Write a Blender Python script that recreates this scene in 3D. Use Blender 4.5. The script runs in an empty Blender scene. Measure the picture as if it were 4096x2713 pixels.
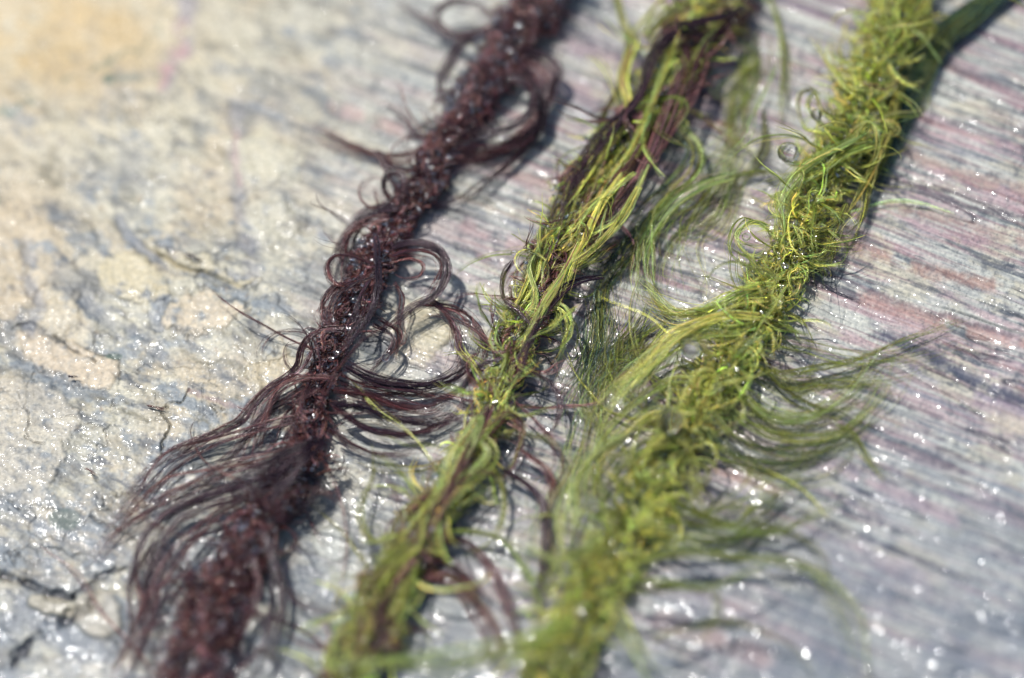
import bpy, math
import numpy as np
from mathutils import Vector, Matrix

# ------------------------------------------------------------------ camera
SC = bpy.context.scene
COL = SC.collection
PW, PH = 4096.0, 2713.0
LENS, SENS = 100.0, 36.0
FRAME = 0.16                      # metres of rock across the picture at the focus
DIST = FRAME * LENS / SENS
TILT, ROLL = math.radians(32), math.radians(-9)
cam_d = bpy.data.cameras.new('camera')
cam = bpy.data.objects.new('camera', cam_d)
COL.objects.link(cam)
Rm = Matrix.Rotation(TILT, 4, 'X') @ Matrix.Rotation(ROLL, 4, 'Z')
view = Rm.to_3x3() @ Vector((0, 0, -1))
cam.matrix_world = Matrix.Translation(-view * DIST) @ Rm
cam_d.lens, cam_d.sensor_width = LENS, SENS
cam_d.clip_start, cam_d.clip_end = 0.01, 20
SC.camera = cam
CR = np.array(Rm.to_3x3()); CP = np.array(-view * DIST)

def at(u, v, h=0.0):
    """point at height h (m) over the rock base seen at photo position (u, v)"""
    u = np.asarray(u, float); v = np.asarray(v, float); h = np.asarray(h, float)
    d = np.stack([(u - PW / 2) / PW * SENS / LENS, (PH / 2 - v) / PW * SENS / LENS, -np.ones_like(u)], -1) @ CR.T
    t = (h - CP[2]) / d[..., 2]
    return CP + d * t[..., None]

def chart(X, Y):
    """rock chart coordinates of base-plane points"""
    q = (np.stack([X, Y, np.zeros_like(X)], -1) - CP) @ CR
    return PW / 2 + q[..., 0] / -q[..., 2] * PW * LENS / SENS, PH / 2 - q[..., 1] / -q[..., 2] * PW * LENS / SENS

cam_d.dof.use_dof = True
fp = at(2048, 1440, 0.0)
cam_d.dof.focus_distance = float((fp - CP) @ (CR @ np.array([0, 0, -1.0])))
cam_d.dof.aperture_fstop = 4.3
cam_d.dof.aperture_blades = 0

# ------------------------------------------------------------------ light
world = bpy.data.worlds.new('World'); SC.world = world; world.use_nodes = True
nt = world.node_tree; nt.nodes.clear()
SUN_DIR = Vector((-0.34, 0.42, 1.10)).normalized()
EL = math.asin(SUN_DIR.z); AZ = math.atan2(SUN_DIR.x, SUN_DIR.y)
sky = nt.nodes.new('ShaderNodeTexSky'); sky.sky_type = 'NISHITA'; sky.sun_disc = False
sky.sun_elevation = EL; sky.sun_rotation = AZ
bg = nt.nodes.new('ShaderNodeBackground'); bg.inputs[1].default_value = 0.14
wo = nt.nodes.new('ShaderNodeOutputWorld')
nt.links.new(sky.outputs[0], bg.inputs[0]); nt.links.new(bg.outputs[0], wo.inputs[0])
sun_d = bpy.data.lights.new('sun', 'SUN'); sun_d.energy = 4.2; sun_d.angle = math.radians(0.5)
sun_d.color = (1.0, 0.975, 0.93)
sun = bpy.data.objects.new('sun', sun_d); COL.objects.link(sun)
sun.rotation_euler = SUN_DIR.to_track_quat('Z', 'Y').to_euler()
sun.location = SUN_DIR * 2
SC.view_settings.view_transform = 'Standard'; SC.view_settings.look = 'None'
SC.view_settings.exposure = 0.10; SC.view_settings.gamma = 1.0
SC.view_settings.use_curve_mapping = False
SC.render.engine = 'CYCLES'
SC.cycles.max_bounces = 8; SC.cycles.diffuse_bounces = 3; SC.cycles.glossy_bounces = 3
SC.cycles.transmission_bounces = 8; SC.cycles.transparent_max_bounces = 24
SC.cycles.sample_clamp_indirect = 4.0; SC.cycles.sample_clamp_direct = 60.0
SC.cycles.caustics_reflective = False; SC.cycles.caustics_refractive = False
SC.cycles.use_denoising = True; SC.cycles.blur_glossy = 0.2

# ------------------------------------------------------------------ helpers
def lin(r, g, b, k=1.0):
    c = np.array([r, g, b]) / 255.0
    return np.where(c <= 0.04045, c / 12.92, ((c + 0.055) / 1.055) ** 2.4) * k

def sstep(a, b, x):
    t = np.clip((x - a) / (b - a), 0, 1)
    return t * t * (3 - 2 * t)

def perlin(x, y, seed=0):
    rs = np.random.RandomState(seed)
    P = rs.permutation(512); P = np.concatenate([P, P])
    ang = rs.rand(512) * 2 * np.pi; gx, gy = np.cos(ang), np.sin(ang)
    xi = np.floor(x).astype(np.int64); yi = np.floor(y).astype(np.int64)
    xf, yf = x - xi, y - yi
    def g(ix, iy, dx, dy):
        h = P[(P[ix & 511] + iy) & 511]
        return gx[h] * dx + gy[h] * dy
    u = xf * xf * xf * (xf * (xf * 6 - 15) + 10); v = yf * yf * yf * (yf * (yf * 6 - 15) + 10)
    a = g(xi, yi, xf, yf); b = g(xi + 1, yi, xf - 1, yf)
    c = g(xi, yi + 1, xf, yf - 1); d = g(xi + 1, yi + 1, xf - 1, yf - 1)
    return ((a + (b - a) * u) * (1 - v) + (c + (d - c) * u) * v) * 1.5

def fbm(x, y, oct=4, seed=0, gain=0.5):
    s = np.zeros_like(x); a = 1.0; t = 0
    for k in range(oct):
        s += a * perlin(x * 2 ** k + 17.3 * k, y * 2 ** k - 9.1 * k, seed + k); t += a; a *= gain
    return s / t

def cell_edges(x, y, seed=0):
    """distance to the nearest cell border of a jittered grid, and a random value per cell"""
    rs = np.random.RandomState(seed); R = rs.rand(64, 64, 3)
    xi = np.floor(x).astype(int); yi = np.floor(y).astype(int)
    f1 = np.full(x.shape, 9.0); f2 = np.full(x.shape, 9.0); idv = np.zeros(x.shape)
    for dx in (-1, 0, 1):
        for dy in (-1, 0, 1):
            r = R[(xi + dx) & 63, (yi + dy) & 63]
            d = np.hypot(xi + dx + 0.1 + 0.8 * r[..., 0] - x, yi + dy + 0.1 + 0.8 * r[..., 1] - y)
            near = d < f1
            f2 = np.where(near, f1, np.minimum(f2, d)); idv = np.where(near, r[..., 2], idv); f1 = np.where(near, d, f1)
    return f2 - f1, idv

def seg_dist(U, V, pts):
    d = np.full(U.shape, 1e9)
    for (x0, y0), (x1, y1) in zip(pts[:-1], pts[1:]):
        dx, dy = x1 - x0, y1 - y0
        t = np.clip(((U - x0) * dx + (V - y0) * dy) / (dx * dx + dy * dy), 0, 1)
        d = np.minimum(d, np.hypot(U - x0 - t * dx, V - y0 - t * dy))
    return d

def mesh_obj(name, verts, faces, colors, mat, parent=None, smooth=True):
    """faces: (F,4) or (F,3) int array"""
    me = bpy.data.meshes.new(name)
    nv, (nf, k) = len(verts), faces.shape
    me.vertices.add(nv); me.vertices.foreach_set('co', np.ascontiguousarray(verts, np.float32).ravel())
    me.loops.add(nf * k); me.loops.foreach_set('vertex_index', faces.astype(np.int32).ravel())
    me.polygons.add(nf); me.polygons.foreach_set('loop_start', np.arange(0, nf * k, k, dtype=np.int32))
    if colors is not None:
        ca = me.color_attributes.new('tint', 'FLOAT_COLOR', 'POINT')
        c4 = np.ones((nv, 4), np.float32); c4[:, :colors.shape[1]] = colors
        ca.data.foreach_set('color', c4.ravel())
    me.update(calc_edges=True)
    me.polygons.foreach_set('use_smooth', np.full(nf, smooth, bool))
    me.materials.append(mat)
    o = bpy.data.objects.new(name, me); COL.objects.link(o)
    if parent is not None:
        o.parent = parent
    return o

# ------------------------------------------------------------------ materials
def new_mat(name):
    m = bpy.data.materials.new(name); m.use_nodes = True
    n = m.node_tree.nodes; n.clear()
    out = n.new('ShaderNodeOutputMaterial')
    return m, n, m.node_tree.links, out

def rock_material():
    m, n, l, out = new_mat('wet_rock')
    p = n.new('ShaderNodeBsdfPrincipled')
    at_ = n.new('ShaderNodeAttribute'); at_.attribute_name = 'tint'
    tc = n.new('ShaderNodeTexCoord')
    # mineral grain
    gr = n.new('ShaderNodeTexNoise'); gr.inputs['Scale'].default_value = 1500; gr.inputs['Detail'].default_value = 4
    gr.inputs['Roughness'].default_value = 0.65
    l.new(tc.outputs['Object'], gr.inputs['Vector'])
    cr = n.new('ShaderNodeValToRGB')
    cr.color_ramp.elements[0].position = 0.33; cr.color_ramp.elements[0].color = (0.55, 0.58, 0.62, 1)
    cr.color_ramp.elements[1].position = 0.62; cr.color_ramp.elements[1].color = (1.16, 1.14, 1.10, 1)
    l.new(gr.outputs['Fac'], cr.inputs['Fac'])
    mx = n.new('ShaderNodeMix'); mx.data_type = 'RGBA'; mx.blend_type = 'MULTIPLY'; mx.inputs[0].default_value = 0.75
    l.new(at_.outputs['Color'], mx.inputs[6]); l.new(cr.outputs['Color'], mx.inputs[7])
    l.new(mx.outputs[2], p.inputs['Base Color'])
    p.inputs['Roughness'].default_value = 0.5
    # bumps of stone, then the water film over it
    b1 = n.new('ShaderNodeBump'); b1.inputs['Strength'].default_value = 0.4; b1.inputs['Distance'].default_value = 0.00012
    l.new(gr.outputs['Fac'], b1.inputs['Height']); l.new(b1.outputs['Normal'], p.inputs['Normal'])
    wn = n.new('ShaderNodeTexNoise'); wn.inputs['Scale'].default_value = 820; wn.inputs['Detail'].default_value = 1.2
    wn.inputs['Roughness'].default_value = 0.55
    mp = n.new('ShaderNodeMapping'); mp.inputs['Rotation'].default_value = (0, 0, 0.3); mp.inputs['Scale'].default_value = (0.75, 1.15, 1)
    l.new(tc.outputs['Object'], mp.inputs['Vector']); l.new(mp.outputs['Vector'], wn.inputs['Vector'])
    b2 = n.new('ShaderNodeBump'); b2.inputs['Strength'].default_value = 1.0; b2.inputs['Distance'].default_value = 0.00032
    l.new(wn.outputs['Fac'], b2.inputs['Height'])
    l.new(b2.outputs['Normal'], p.inputs['Coat Normal'])
    # wet patches: where the film is thick the coat is full
    wm = n.new('ShaderNodeTexNoise'); wm.inputs['Scale'].default_value = 260; wm.inputs['Detail'].default_value = 2
    l.new(tc.outputs['Object'], wm.inputs['Vector'])
    mr = n.new('ShaderNodeMapRange'); mr.inputs['From Min'].default_value = 0.40; mr.inputs['From Max'].default_value = 0.54
    mr.inputs['To Min'].default_value = 0.05; mr.inputs['To Max'].default_value = 1.0
    l.new(wm.outputs['Fac'], mr.inputs['Value'])
    mu = n.new('ShaderNodeMath'); mu.operation = 'MULTIPLY'
    l.new(mr.outputs['Result'], mu.inputs[0]); l.new(at_.outputs['Alpha'], mu.inputs[1])
    l.new(mu.outputs[0], p.inputs['Coat Weight'])
    p.inputs['Coat Roughness'].default_value = 0.085; p.inputs['Coat IOR'].default_value = 1.6
    l.new(p.outputs[0], out.inputs[0])
    return m

def weed_material(name, rough, metal, trans, coat, bump=0.8, clear=0.22):
    m, n, l, out = new_mat(name)
    p = n.new('ShaderNodeBsdfPrincipled')
    a = n.new('ShaderNodeAttribute'); a.attribute_name = 'tint'
    l.new(a.outputs['Color'], p.inputs['Base Color'])
    p.inputs['Roughness'].default_value = rough; p.inputs['Metallic'].default_value = metal
    p.inputs['Coat Weight'].default_value = coat; p.inputs['Coat Roughness'].default_value = 0.09; p.inputs['Coat IOR'].default_value = 1.6
    tc = n.new('ShaderNodeTexCoord'); no = n.new('ShaderNodeTexNoise')
    no.inputs['Scale'].default_value = 2600; no.inputs['Detail'].default_value = 1
    l.new(tc.outputs['Object'], no.inputs['Vector'])
    b = n.new('ShaderNodeBump'); b.inputs['Strength'].default_value = bump; b.inputs['Distance'].default_value = 0.00012
    l.new(no.outputs['Fac'], b.inputs['Height']); l.new(b.outputs['Normal'], p.inputs['Normal'])
    l.new(b.outputs['Normal'], p.inputs['Coat Normal'])
    t = n.new('ShaderNodeBsdfTranslucent'); l.new(a.outputs['Color'], t.inputs['Color'])
    ms = n.new('ShaderNodeMixShader'); ms.inputs[0].default_value = trans
    l.new(p.outputs[0], ms.inputs[1]); l.new(t.outputs[0], ms.inputs[2])
    tr = n.new('ShaderNodeBsdfTransparent'); m2 = n.new('ShaderNodeMixShader'); m2.inputs[0].default_value = clear
    l.new(ms.outputs[0], m2.inputs[1]); l.new(tr.outputs[0], m2.inputs[2]); l.new(m2.outputs[0], out.inputs[0])
    return m

def water_material(name, rough):
    m, n, l, out = new_mat(name)
    p = n.new('ShaderNodeBsdfPrincipled')
    p.inputs['Base Color'].default_value = (1, 1, 1, 1); p.inputs['Roughness'].default_value = rough
    p.inputs['IOR'].default_value = 1.33; p.inputs['Transmission Weight'].default_value = 1.0
    l.new(p.outputs[0], out.inputs[0])
    return m

ROCK = rock_material()
WEED_P = weed_material('purple_weed', 0.30, 0.28, 0.34, 0.9, 0.4, 0.30)
WEED_G = weed_material('green_weed', 0.30, 0.28, 0.44, 0.7, 0.4, 0.30)
WEED_C = weed_material('green_core', 0.31, 0.12, 0.42, 0.7, 0.4, 0.06)
WATER = water_material('water', 0.03)
def film_material():
    m, n, l, out = new_mat('water_film')
    fr = n.new('ShaderNodeFresnel'); fr.inputs['IOR'].default_value = 1.5
    gl = n.new('ShaderNodeBsdfGlossy'); gl.inputs['Roughness'].default_value = 0.08
    tr = n.new('ShaderNodeBsdfTransparent'); mx = n.new('ShaderNodeMixShader')
    l.new(fr.outputs[0], mx.inputs[0]); l.new(tr.outputs[0], mx.inputs[1]); l.new(gl.outputs[0], mx.inputs[2])
    l.new(mx.outputs[0], out.inputs[0])
    return m
FILM = film_material()


# ------------------------------------------------------------------ the rock
OV = 4096 / 2367.0                # tracing scale of the outlines below
def build_rock():
    def axis(lo, hi, n, far):
        mid = np.linspace(lo, hi, n)
        st = np.cumsum(np.linspace((hi - lo) / n, 0.006, 60)); st = st[st < far]
        return np.concatenate([(lo - st)[::-1], mid, hi + st])
    xs = axis(-0.100, 0.100, 1330, 0.2); ys = axis(-0.088, 0.094, 1200, 0.2)
    X, Y = np.meshgrid(xs, ys)
    U, V = chart(X, Y)
    x, y = U / 100.0, V / 100.0
    wx = fbm(x * 0.25, y * 0.25, 3, 900) ; wy = fbm(x * 0.25 + 40, y * 0.25, 3, 910)
    # ---- direction of the layers: they run down to the right, a little fanned
    ang = math.radians(20.5)
    s = (x * np.cos(ang) + y * np.sin(ang)) ; t = (-x * np.sin(ang) + y * np.cos(ang))
    t = t + 0.4 * fbm(x * 0.045 + 3, y * 0.045, 2, 33) + 0.05 * fbm(x * 0.7, y * 0.7, 2, 34)
    def pal(*c): return lin(*c)
    cream, beige, ochre = pal(220, 212, 184), pal(218, 200, 165), pal(232, 198, 134)
    bluegrey, slate, olive = pal(158, 168, 172), pal(70, 82, 96), pal(128, 120, 88)
    pink, mauve, salmon, navy = pal(204, 172, 174), pal(160, 142, 160), pal(182, 128, 114), pal(48, 52, 74)
    pale = pal(214, 214, 200)
    def mix(a, b, w):
        return a * (1 - w[..., None]) + b * w[..., None]
    # ---- left: cream plates with blue-grey stain
    n1 = fbm(x * 0.22, y * 0.22, 4, 1); n2 = fbm(s * 0.42 + 9, t * 0.85, 5, 7, 0.62); n3 = fbm(x * 1.8, y * 1.8, 4, 21, 0.6)
    C = np.broadcast_to(cream, X.shape + (3,)).copy()
    C = mix(C, beige, sstep(-0.1, 0.3, n1))
    o = np.exp(-(((U - 220) / 560) ** 2 + ((V - 110) / 330) ** 2) ** 0.85)
    C = mix(C, ochre, np.clip(o * 1.2 * (0.8 + 1.1 * n2 + 0.5 * n3), 0, 1))
    o2 = np.exp(-(((U - 60) / 260) ** 2 + ((V - 950) / 300) ** 2))
    C = mix(C, pal(226, 196, 150), np.clip(o2 * 0.8, 0, 1))
    low = sstep(400, 2300, V)
    far_left_clean = np.clip(o * 1.4, 0, 1)
    grey_w = sstep(0.08 - 0.22 * low, 0.42 - 0.16 * low, n2 + 0.35 * n3) * (1 - 0.9 * far_left_clean)
    C = mix(C, bluegrey * 0.92, grey_w * 0.95)
    C = mix(C, slate, sstep(0.06 - 0.08 * low, 0.40, fbm(s * 0.6, t * 1.5, 5, 77, 0.66)) * (0.6 + 0.4 * low) * (1 - far_left_clean))
    C = mix(C, olive, sstep(0.06, 0.4, fbm(s * 0.6 + 3, t * 1.3, 5, 55, 0.66)) * 0.75 * (1 - 0.6 * far_left_clean))
    C = mix(C, pal(190, 160, 120), sstep(0.3, 0.6, fbm(x * 2.6, y * 2.6, 3, 66)) * 0.5)
    cl1 = fbm(s * 0.22 + 5, t * 0.45 + 3, 5, 611, 0.6); cl2 = fbm(s * 0.9, t * 2.2, 4, 621, 0.62)
    cw = (1 - 0.85 * far_left_clean) * (0.55 + 0.45 * low)
    C = mix(C, pal(120, 130, 138), sstep(0.00, 0.32, cl1 + 0.30 * cl2) * 0.70 * cw)
    C = mix(C, pal(78, 84, 88), sstep(0.14, 0.42, cl1 * 0.7 + 0.55 * cl2) * 0.75 * cw)
    C = mix(C, pal(140, 126, 92), sstep(0.05, 0.35, fbm(s * 0.4 + 30, t * 0.8, 4, 631, 0.62)) * 0.45 * cw)
    # ---- right: fine coloured layers
    b1 = fbm(s * 0.08, t * 0.9, 4, 101, 0.66); b2 = fbm(s * 0.10 + 50, t * 2.3, 4, 111, 0.66)
    b3 = fbm(s * 0.16, t * 4.8, 3, 121, 0.62); b4 = fbm(s * 0.07, t * 0.35 + 30, 3, 131)
    grain = fbm(x * 2.2, y * 2.2, 4, 141, 0.65)
    vary = 0.25 + 0.75 * sstep(-0.15, 0.25, fbm(s * 0.12 + 7, t * 0.3, 3, 191))
    B = np.broadcast_to(pale, X.shape + (3,)).copy()
    B = mix(B, bluegrey, sstep(-0.05, 0.30, b2 + 0.3 * grain - 0.15) * 0.85)
    right = sstep(1500, 2600, U)
    B = mix(B, pink, sstep(-0.02, 0.25, b1 + 0.25 * b3 + 0.05 * right) * (0.45 + 0.5 * right) * (1 - 0.25 * low))
    B = mix(B, mauve, sstep(0.12, 0.40, b2 * 0.8 + b4 * 0.7) * 0.55 * right)
    B = mix(B, salmon, sstep(0.26, 0.46, b1 + 0.3 * b3) * right * (1 - 0.5 * low))
    B = mix(B, cream, sstep(0.04, 0.28, fbm(s * 0.28, t * 0.8 + 20, 5, 151, 0.66)) * 0.85)
    B = mix(B, slate, sstep(0.02, 0.34, fbm(s * 0.16, t * 1.9 + 70, 5, 161, 0.7) + 0.28 * grain) * (0.65 + 0.3 * low))
    B = mix(B, slate, sstep(0.02, 0.32, grain + 0.3 * b3) * 0.55 * sstep(-0.2, 0.25, fbm(s * 0.2, t * 0.5 + 9, 3, 192)))
    B = mix(B, pal(158, 120, 126), sstep(0.02, 0.22, b3) * 0.50 * (0.3 + 0.7 * right))
    B = mix(B, pal(84, 92, 112), sstep(0.06, 0.26, -b3 + 0.2 * b2) * 0.55 * vary)
    ln = np.abs(fbm(s * 0.09, t * 1.1, 3, 171, 0.5))
    lw = (1 - sstep(0.0, 0.045, ln)) * sstep(-0.15, 0.15, fbm(s * 0.25, t * 0.5, 3, 181))
    B = mix(B, navy, lw * 0.75 * (0.6 + 0.4 * right))
    edge = sstep(900, 2000, U + 350 * wx + 0.10 * V)
    C = mix(C, B, edge)
    # overall tone: the slab is paler toward its upper left, greyer toward its lower right
    g = np.clip(0.62 * sstep(1300, 2700, V) * (0.55 + 0.45 * sstep(1500, 3600, U)), 0, 1)
    C = mix(C, pal(140, 152, 164), g * 0.62)
    C = mix(C, pal(116, 130, 144), sstep(1500, 2700, V) * 0.65 * sstep(-0.22, 0.25, fbm(x * 0.35 + 2, y * 0.5, 5, 641, 0.62)))
    # ---- heights (m)
    H = 0.0014 * fbm(x * 0.10, y * 0.10, 3, 201) + 0.00030 * fbm(x * 0.4, y * 0.4, 3, 211, 0.45)
    H += edge * (0.00016 * b2 + 0.00007 * b3 + 0.0001 * b1) + (1 - edge) * 0.00012 * n3
    H += 0.00003 * fbm(x * 3, y * 3, 2, 221, 0.5) - edge * lw * 0.0003
    # ---- cracks that bound the plates on the left
    wxx, wyy = x + 1.3 * fbm(x * 0.6, y * 0.6, 4, 231), y + 1.3 * fbm(x * 0.6 + 20, y * 0.6, 4, 241)
    ed, idv = cell_edges(wxx * 0.26, wyy * 0.42, 5)
    cm = (1 - edge) * sstep(-0.25, 0.15, fbm(x * 0.3, y * 0.3, 2, 251)) * (1 - 0.8 * far_left_clean)
    ck = (1 - sstep(0.0, 0.028, ed)) * cm
    halo = (1 - sstep(0.0, 0.22, ed)) * cm * sstep(-0.1, 0.3, n2 + 0.1)
    C = mix(C, bluegrey * 0.8, halo * 0.6); C = mix(C, pal(70, 68, 62), ck * 0.7)
    H -= ck * 0.00020; H += (1 - edge) * (idv - 0.5) * 0.00022 * sstep(0.0, 0.08, ed)
    ed2, _ = cell_edges(wxx * 0.9 + 3, wyy * 1.1, 9)
    c2 = (1 - sstep(0.0, 0.03, ed2)) * sstep(0.1, 0.35, fbm(x * 0.35 + 8, y * 0.35, 3, 261)) * (1 - 0.5 * edge)
    C = mix(C, pal(96, 90, 80), c2 * 0.6); H -= c2 * 0.00016
    # ---- the marks one can point at
    brk = sstep(-0.35, 0.1, fbm(x * 0.9, y * 0.9, 3, 341) + 0.06)
    jit = 44 * fbm(x * 1.2, y * 1.2, 4, 301, 0.6)
    def line(pts, w, col, a, dep=0.0, soft=1.6):
        nonlocal C, H
        d = seg_dist(U + jit, V + jit * 0.7 + 14 * n3, [(px * OV, py * OV) for px, py in pts])
        k = (1 - sstep(w * 0.3, w * soft * 1.15, d)) * brk
        C = mix(C, col, k * a); H = H - k * dep
    def patch(cx, cy, rx, ry, col, a, lift=0.0, rot=0.0):
        nonlocal C, H
        du, dv = U / OV - cx, V / OV - cy
        c_, s_ = math.cos(rot), math.sin(rot)
        q = np.hypot((du * c_ + dv * s_) / rx, (-du * s_ + dv * c_) / ry) + 0.30 * n2 + 0.14 * n3
        k = 1 - sstep(0.82, 1.08, q)
        C = mix(C, col, k * a); H = H + k * lift
    Uw = U + 80 * fbm(x * 0.8, y * 0.8, 4, 321, 0.6) + 0.5 * jit; Vw = V + 80 * fbm(x * 0.8 + 9, y * 0.8, 4, 331, 0.6)
    def poly(pts, col, a, lift=0.0, soft=14):
        nonlocal C, H
        pts = [(px * OV, py * OV) for px, py in pts]
        ins = np.zeros(U.shape, bool)
        for (x0, y0), (x1, y1) in zip(pts, pts[1:] + pts[:1]):
            ins ^= ((y0 > Vw) != (y1 > Vw)) & (Uw < (x1 - x0) * (Vw - y0) / ((y1 - y0) or 1e-6) + x0)
        d = seg_dist(Uw, Vw, pts + pts[:1]) * np.where(ins, 1, -1)
        k = sstep(-soft * 1.6, soft * 1.6, d) * (1 - 0.9 * sstep(0.0, 0.40, 0.6 * n3 + 0.6 * n2)) * 0.95
        C = mix(C, col, k * a); H = H + sstep(-soft, soft, d) * lift * 0.5
        rim = np.exp(-((d + 7) / 6) ** 2) * sstep(0.0, 0.3, n3)
        C = mix(C, pal(88, 88, 80), rim * 0.8 * a)
    line([(550, 250), (545, 380), (560, 520), (590, 640)], 30, pal(150, 150, 158), 0.55, 0.0001)
    line([(432, -20), (428, 70), (415, 130), (385, 190)], 34, pal(170, 160, 166), 0.7)
    line([(425, 60), (412, 120), (372, 195)], 20, pal(214, 164, 158), 0.8)
    line([(0, 262), (40, 245), (90, 228)], 12, pal(112, 150, 132), 0.8)
    line([(150, 190), (240, 148), (330, 110), (368, 60)], 7, pal(140, 150, 118), 0.75, 0.0001)
    patch(250, 183, 16, 12, pal(86, 118, 92), 0.9)
    patch(300, 180, 40, 10, pal(150, 160, 140), 0.6)
    line([(255, 480), (300, 545), (345, 590), (420, 620), (520, 640), (590, 665)], 22, pal(128, 136, 146), 0.75, 0.0003)
    line([(360, 578), (400, 605), (440, 625), (470, 622)], 6, pal(70, 66, 46), 0.9, 0.0007)
    line([(470, 622), (520, 645), (575, 668), (600, 660)], 5, pal(96, 98, 70), 0.7, 0.0004)
    poly([(240, 590), (300, 584), (360, 618), (394, 655), (386, 686), (350, 702), (300, 692), (250, 662), (212, 625)], pal(224, 208, 166), 0.95, 0.0004)
    poly([(340, 552), (400, 575), (446, 606), (475, 600), (530, 622), (600, 655), (560, 662), (500, 636), (450, 626), (400, 604), (345, 575)], pal(220, 206, 168), 0.9, 0.0004, 8)
    poly([(372, 745), (400, 700), (440, 676), (500, 682), (570, 714), (576, 724), (540, 738), (528, 752), (490, 772), (440, 784), (398, 772)], pal(230, 210, 176), 0.95, 0.0005)
    poly([(70, 700), (120, 688), (172, 700), (186, 740), (150, 772), (100, 755), (58, 730)], pal(222, 206, 172), 0.9, 0.0003)
    poly([(78, 752), (130, 778), (180, 804), (226, 832), (262, 850), (240, 880), (180, 884), (110, 852), (58, 812), (48, 772)], pal(226, 204, 170), 0.95, 0.0004)
    poly([(-60, 855), (80, 880), (150, 902), (200, 960), (160, 1010), (130, 1080), (100, 1130), (142, 1170), (100, 1184), (-60, 1110)], pal(216, 204, 180), 0.7, 0.0003)
    poly([(600, 822), (660, 800), (704, 830), (650, 882), (600, 902), (562, 872)], pal(216, 198, 158), 0.85, 0.0004)
    poly([(-60, 470), (100, 515), (142, 600), (84, 676), (-60, 700)], pal(224, 204, 168), 0.7, 0.0002, 26)
    poly([(520, 330), (620, 300), (700, 360), (680, 420), (600, 440), (530, 400)], pal(222, 214, 180), 0.7, 0.0002, 20)
    poly([(930, 700), (1020, 700), (1050, 780), (1000, 830), (930, 840), (900, 780)], pal(218, 204, 168), 0.8, 0.0003)
    poly([(560, 480), (640, 470), (700, 520), (660, 560), (580, 540)], pal(218, 210, 180), 0.6, 0.0002, 20)
    line([(400, 690), (350, 720), (370, 760)], 18, pal(140, 150, 160), 0.7, 0.0002)
    line([(190, 690), (240, 740), (290, 760), (350, 800), (390, 850)], 24, pal(120, 128, 136), 0.6, 0.0002)
    line([(30, 760), (75, 745), (120, 770), (160, 800), (215, 830)], 3.4, pal(84, 80, 70), 0.7, 0.0003)
    line([(0, 900), (40, 905), (70, 960), (60, 1010), (110, 1030)], 3.0, pal(96, 90, 78), 0.6, 0.0002)
    line([(370, 1040), (385, 985), (378, 955), (410, 930), (440, 905)], 5, pal(70, 68, 54), 0.75, 0.0004)
    line([(440, 905), (540, 940), (600, 950)], 9, pal(160, 130, 128), 0.7)
    patch(150, 1200, 38, 28, pal(92, 116, 106), 0.85)
    patch(262, 820, 22, 9, pal(96, 122, 104), 0.8)
    patch(15, 700, 30, 40, pal(218, 196, 158), 0.7)
    line([(60, 560), (60, 640), (90, 700), (70, 760)], 22, pal(140, 146, 156), 0.6, 0.0002)
    line([(0, 1330), (60, 1345), (110, 1375), (190, 1390)], 16, pal(56, 60, 72), 0.8, 0.0008)
    line([(30, 1530), (70, 1470), (130, 1440), (190, 1410), (215, 1370)], 18, pal(46, 54, 78), 0.85, 0.0008)
    line([(170, 1385), (230, 1330), (300, 1310)], 12, pal(60, 62, 72), 0.6, 0.0006)
    patch(120, 1400, 60, 22, pal(206, 194, 164), 0.7, 0.0005, 0.2)
    patch(230, 1420, 60, 60, pal(204, 192, 166), 0.6, 0.0004, 0.2)
    patch(870, 800, 46, 22, pal(86, 96, 108), 0.7, -0.0003)
    patch(1000, 745, 60, 60, pal(216, 204, 168), 0.7, 0.0002)
    patch(770, 1260, 50, 40, pal(206, 208, 196), 0.75, 0.0003, 0.3)
    patch(800, 1340, 60, 40, pal(208, 208, 196), 0.7, 0.0002)
    patch(1200, 700, 40, 30, pal(214, 206, 172), 0.5)
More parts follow.
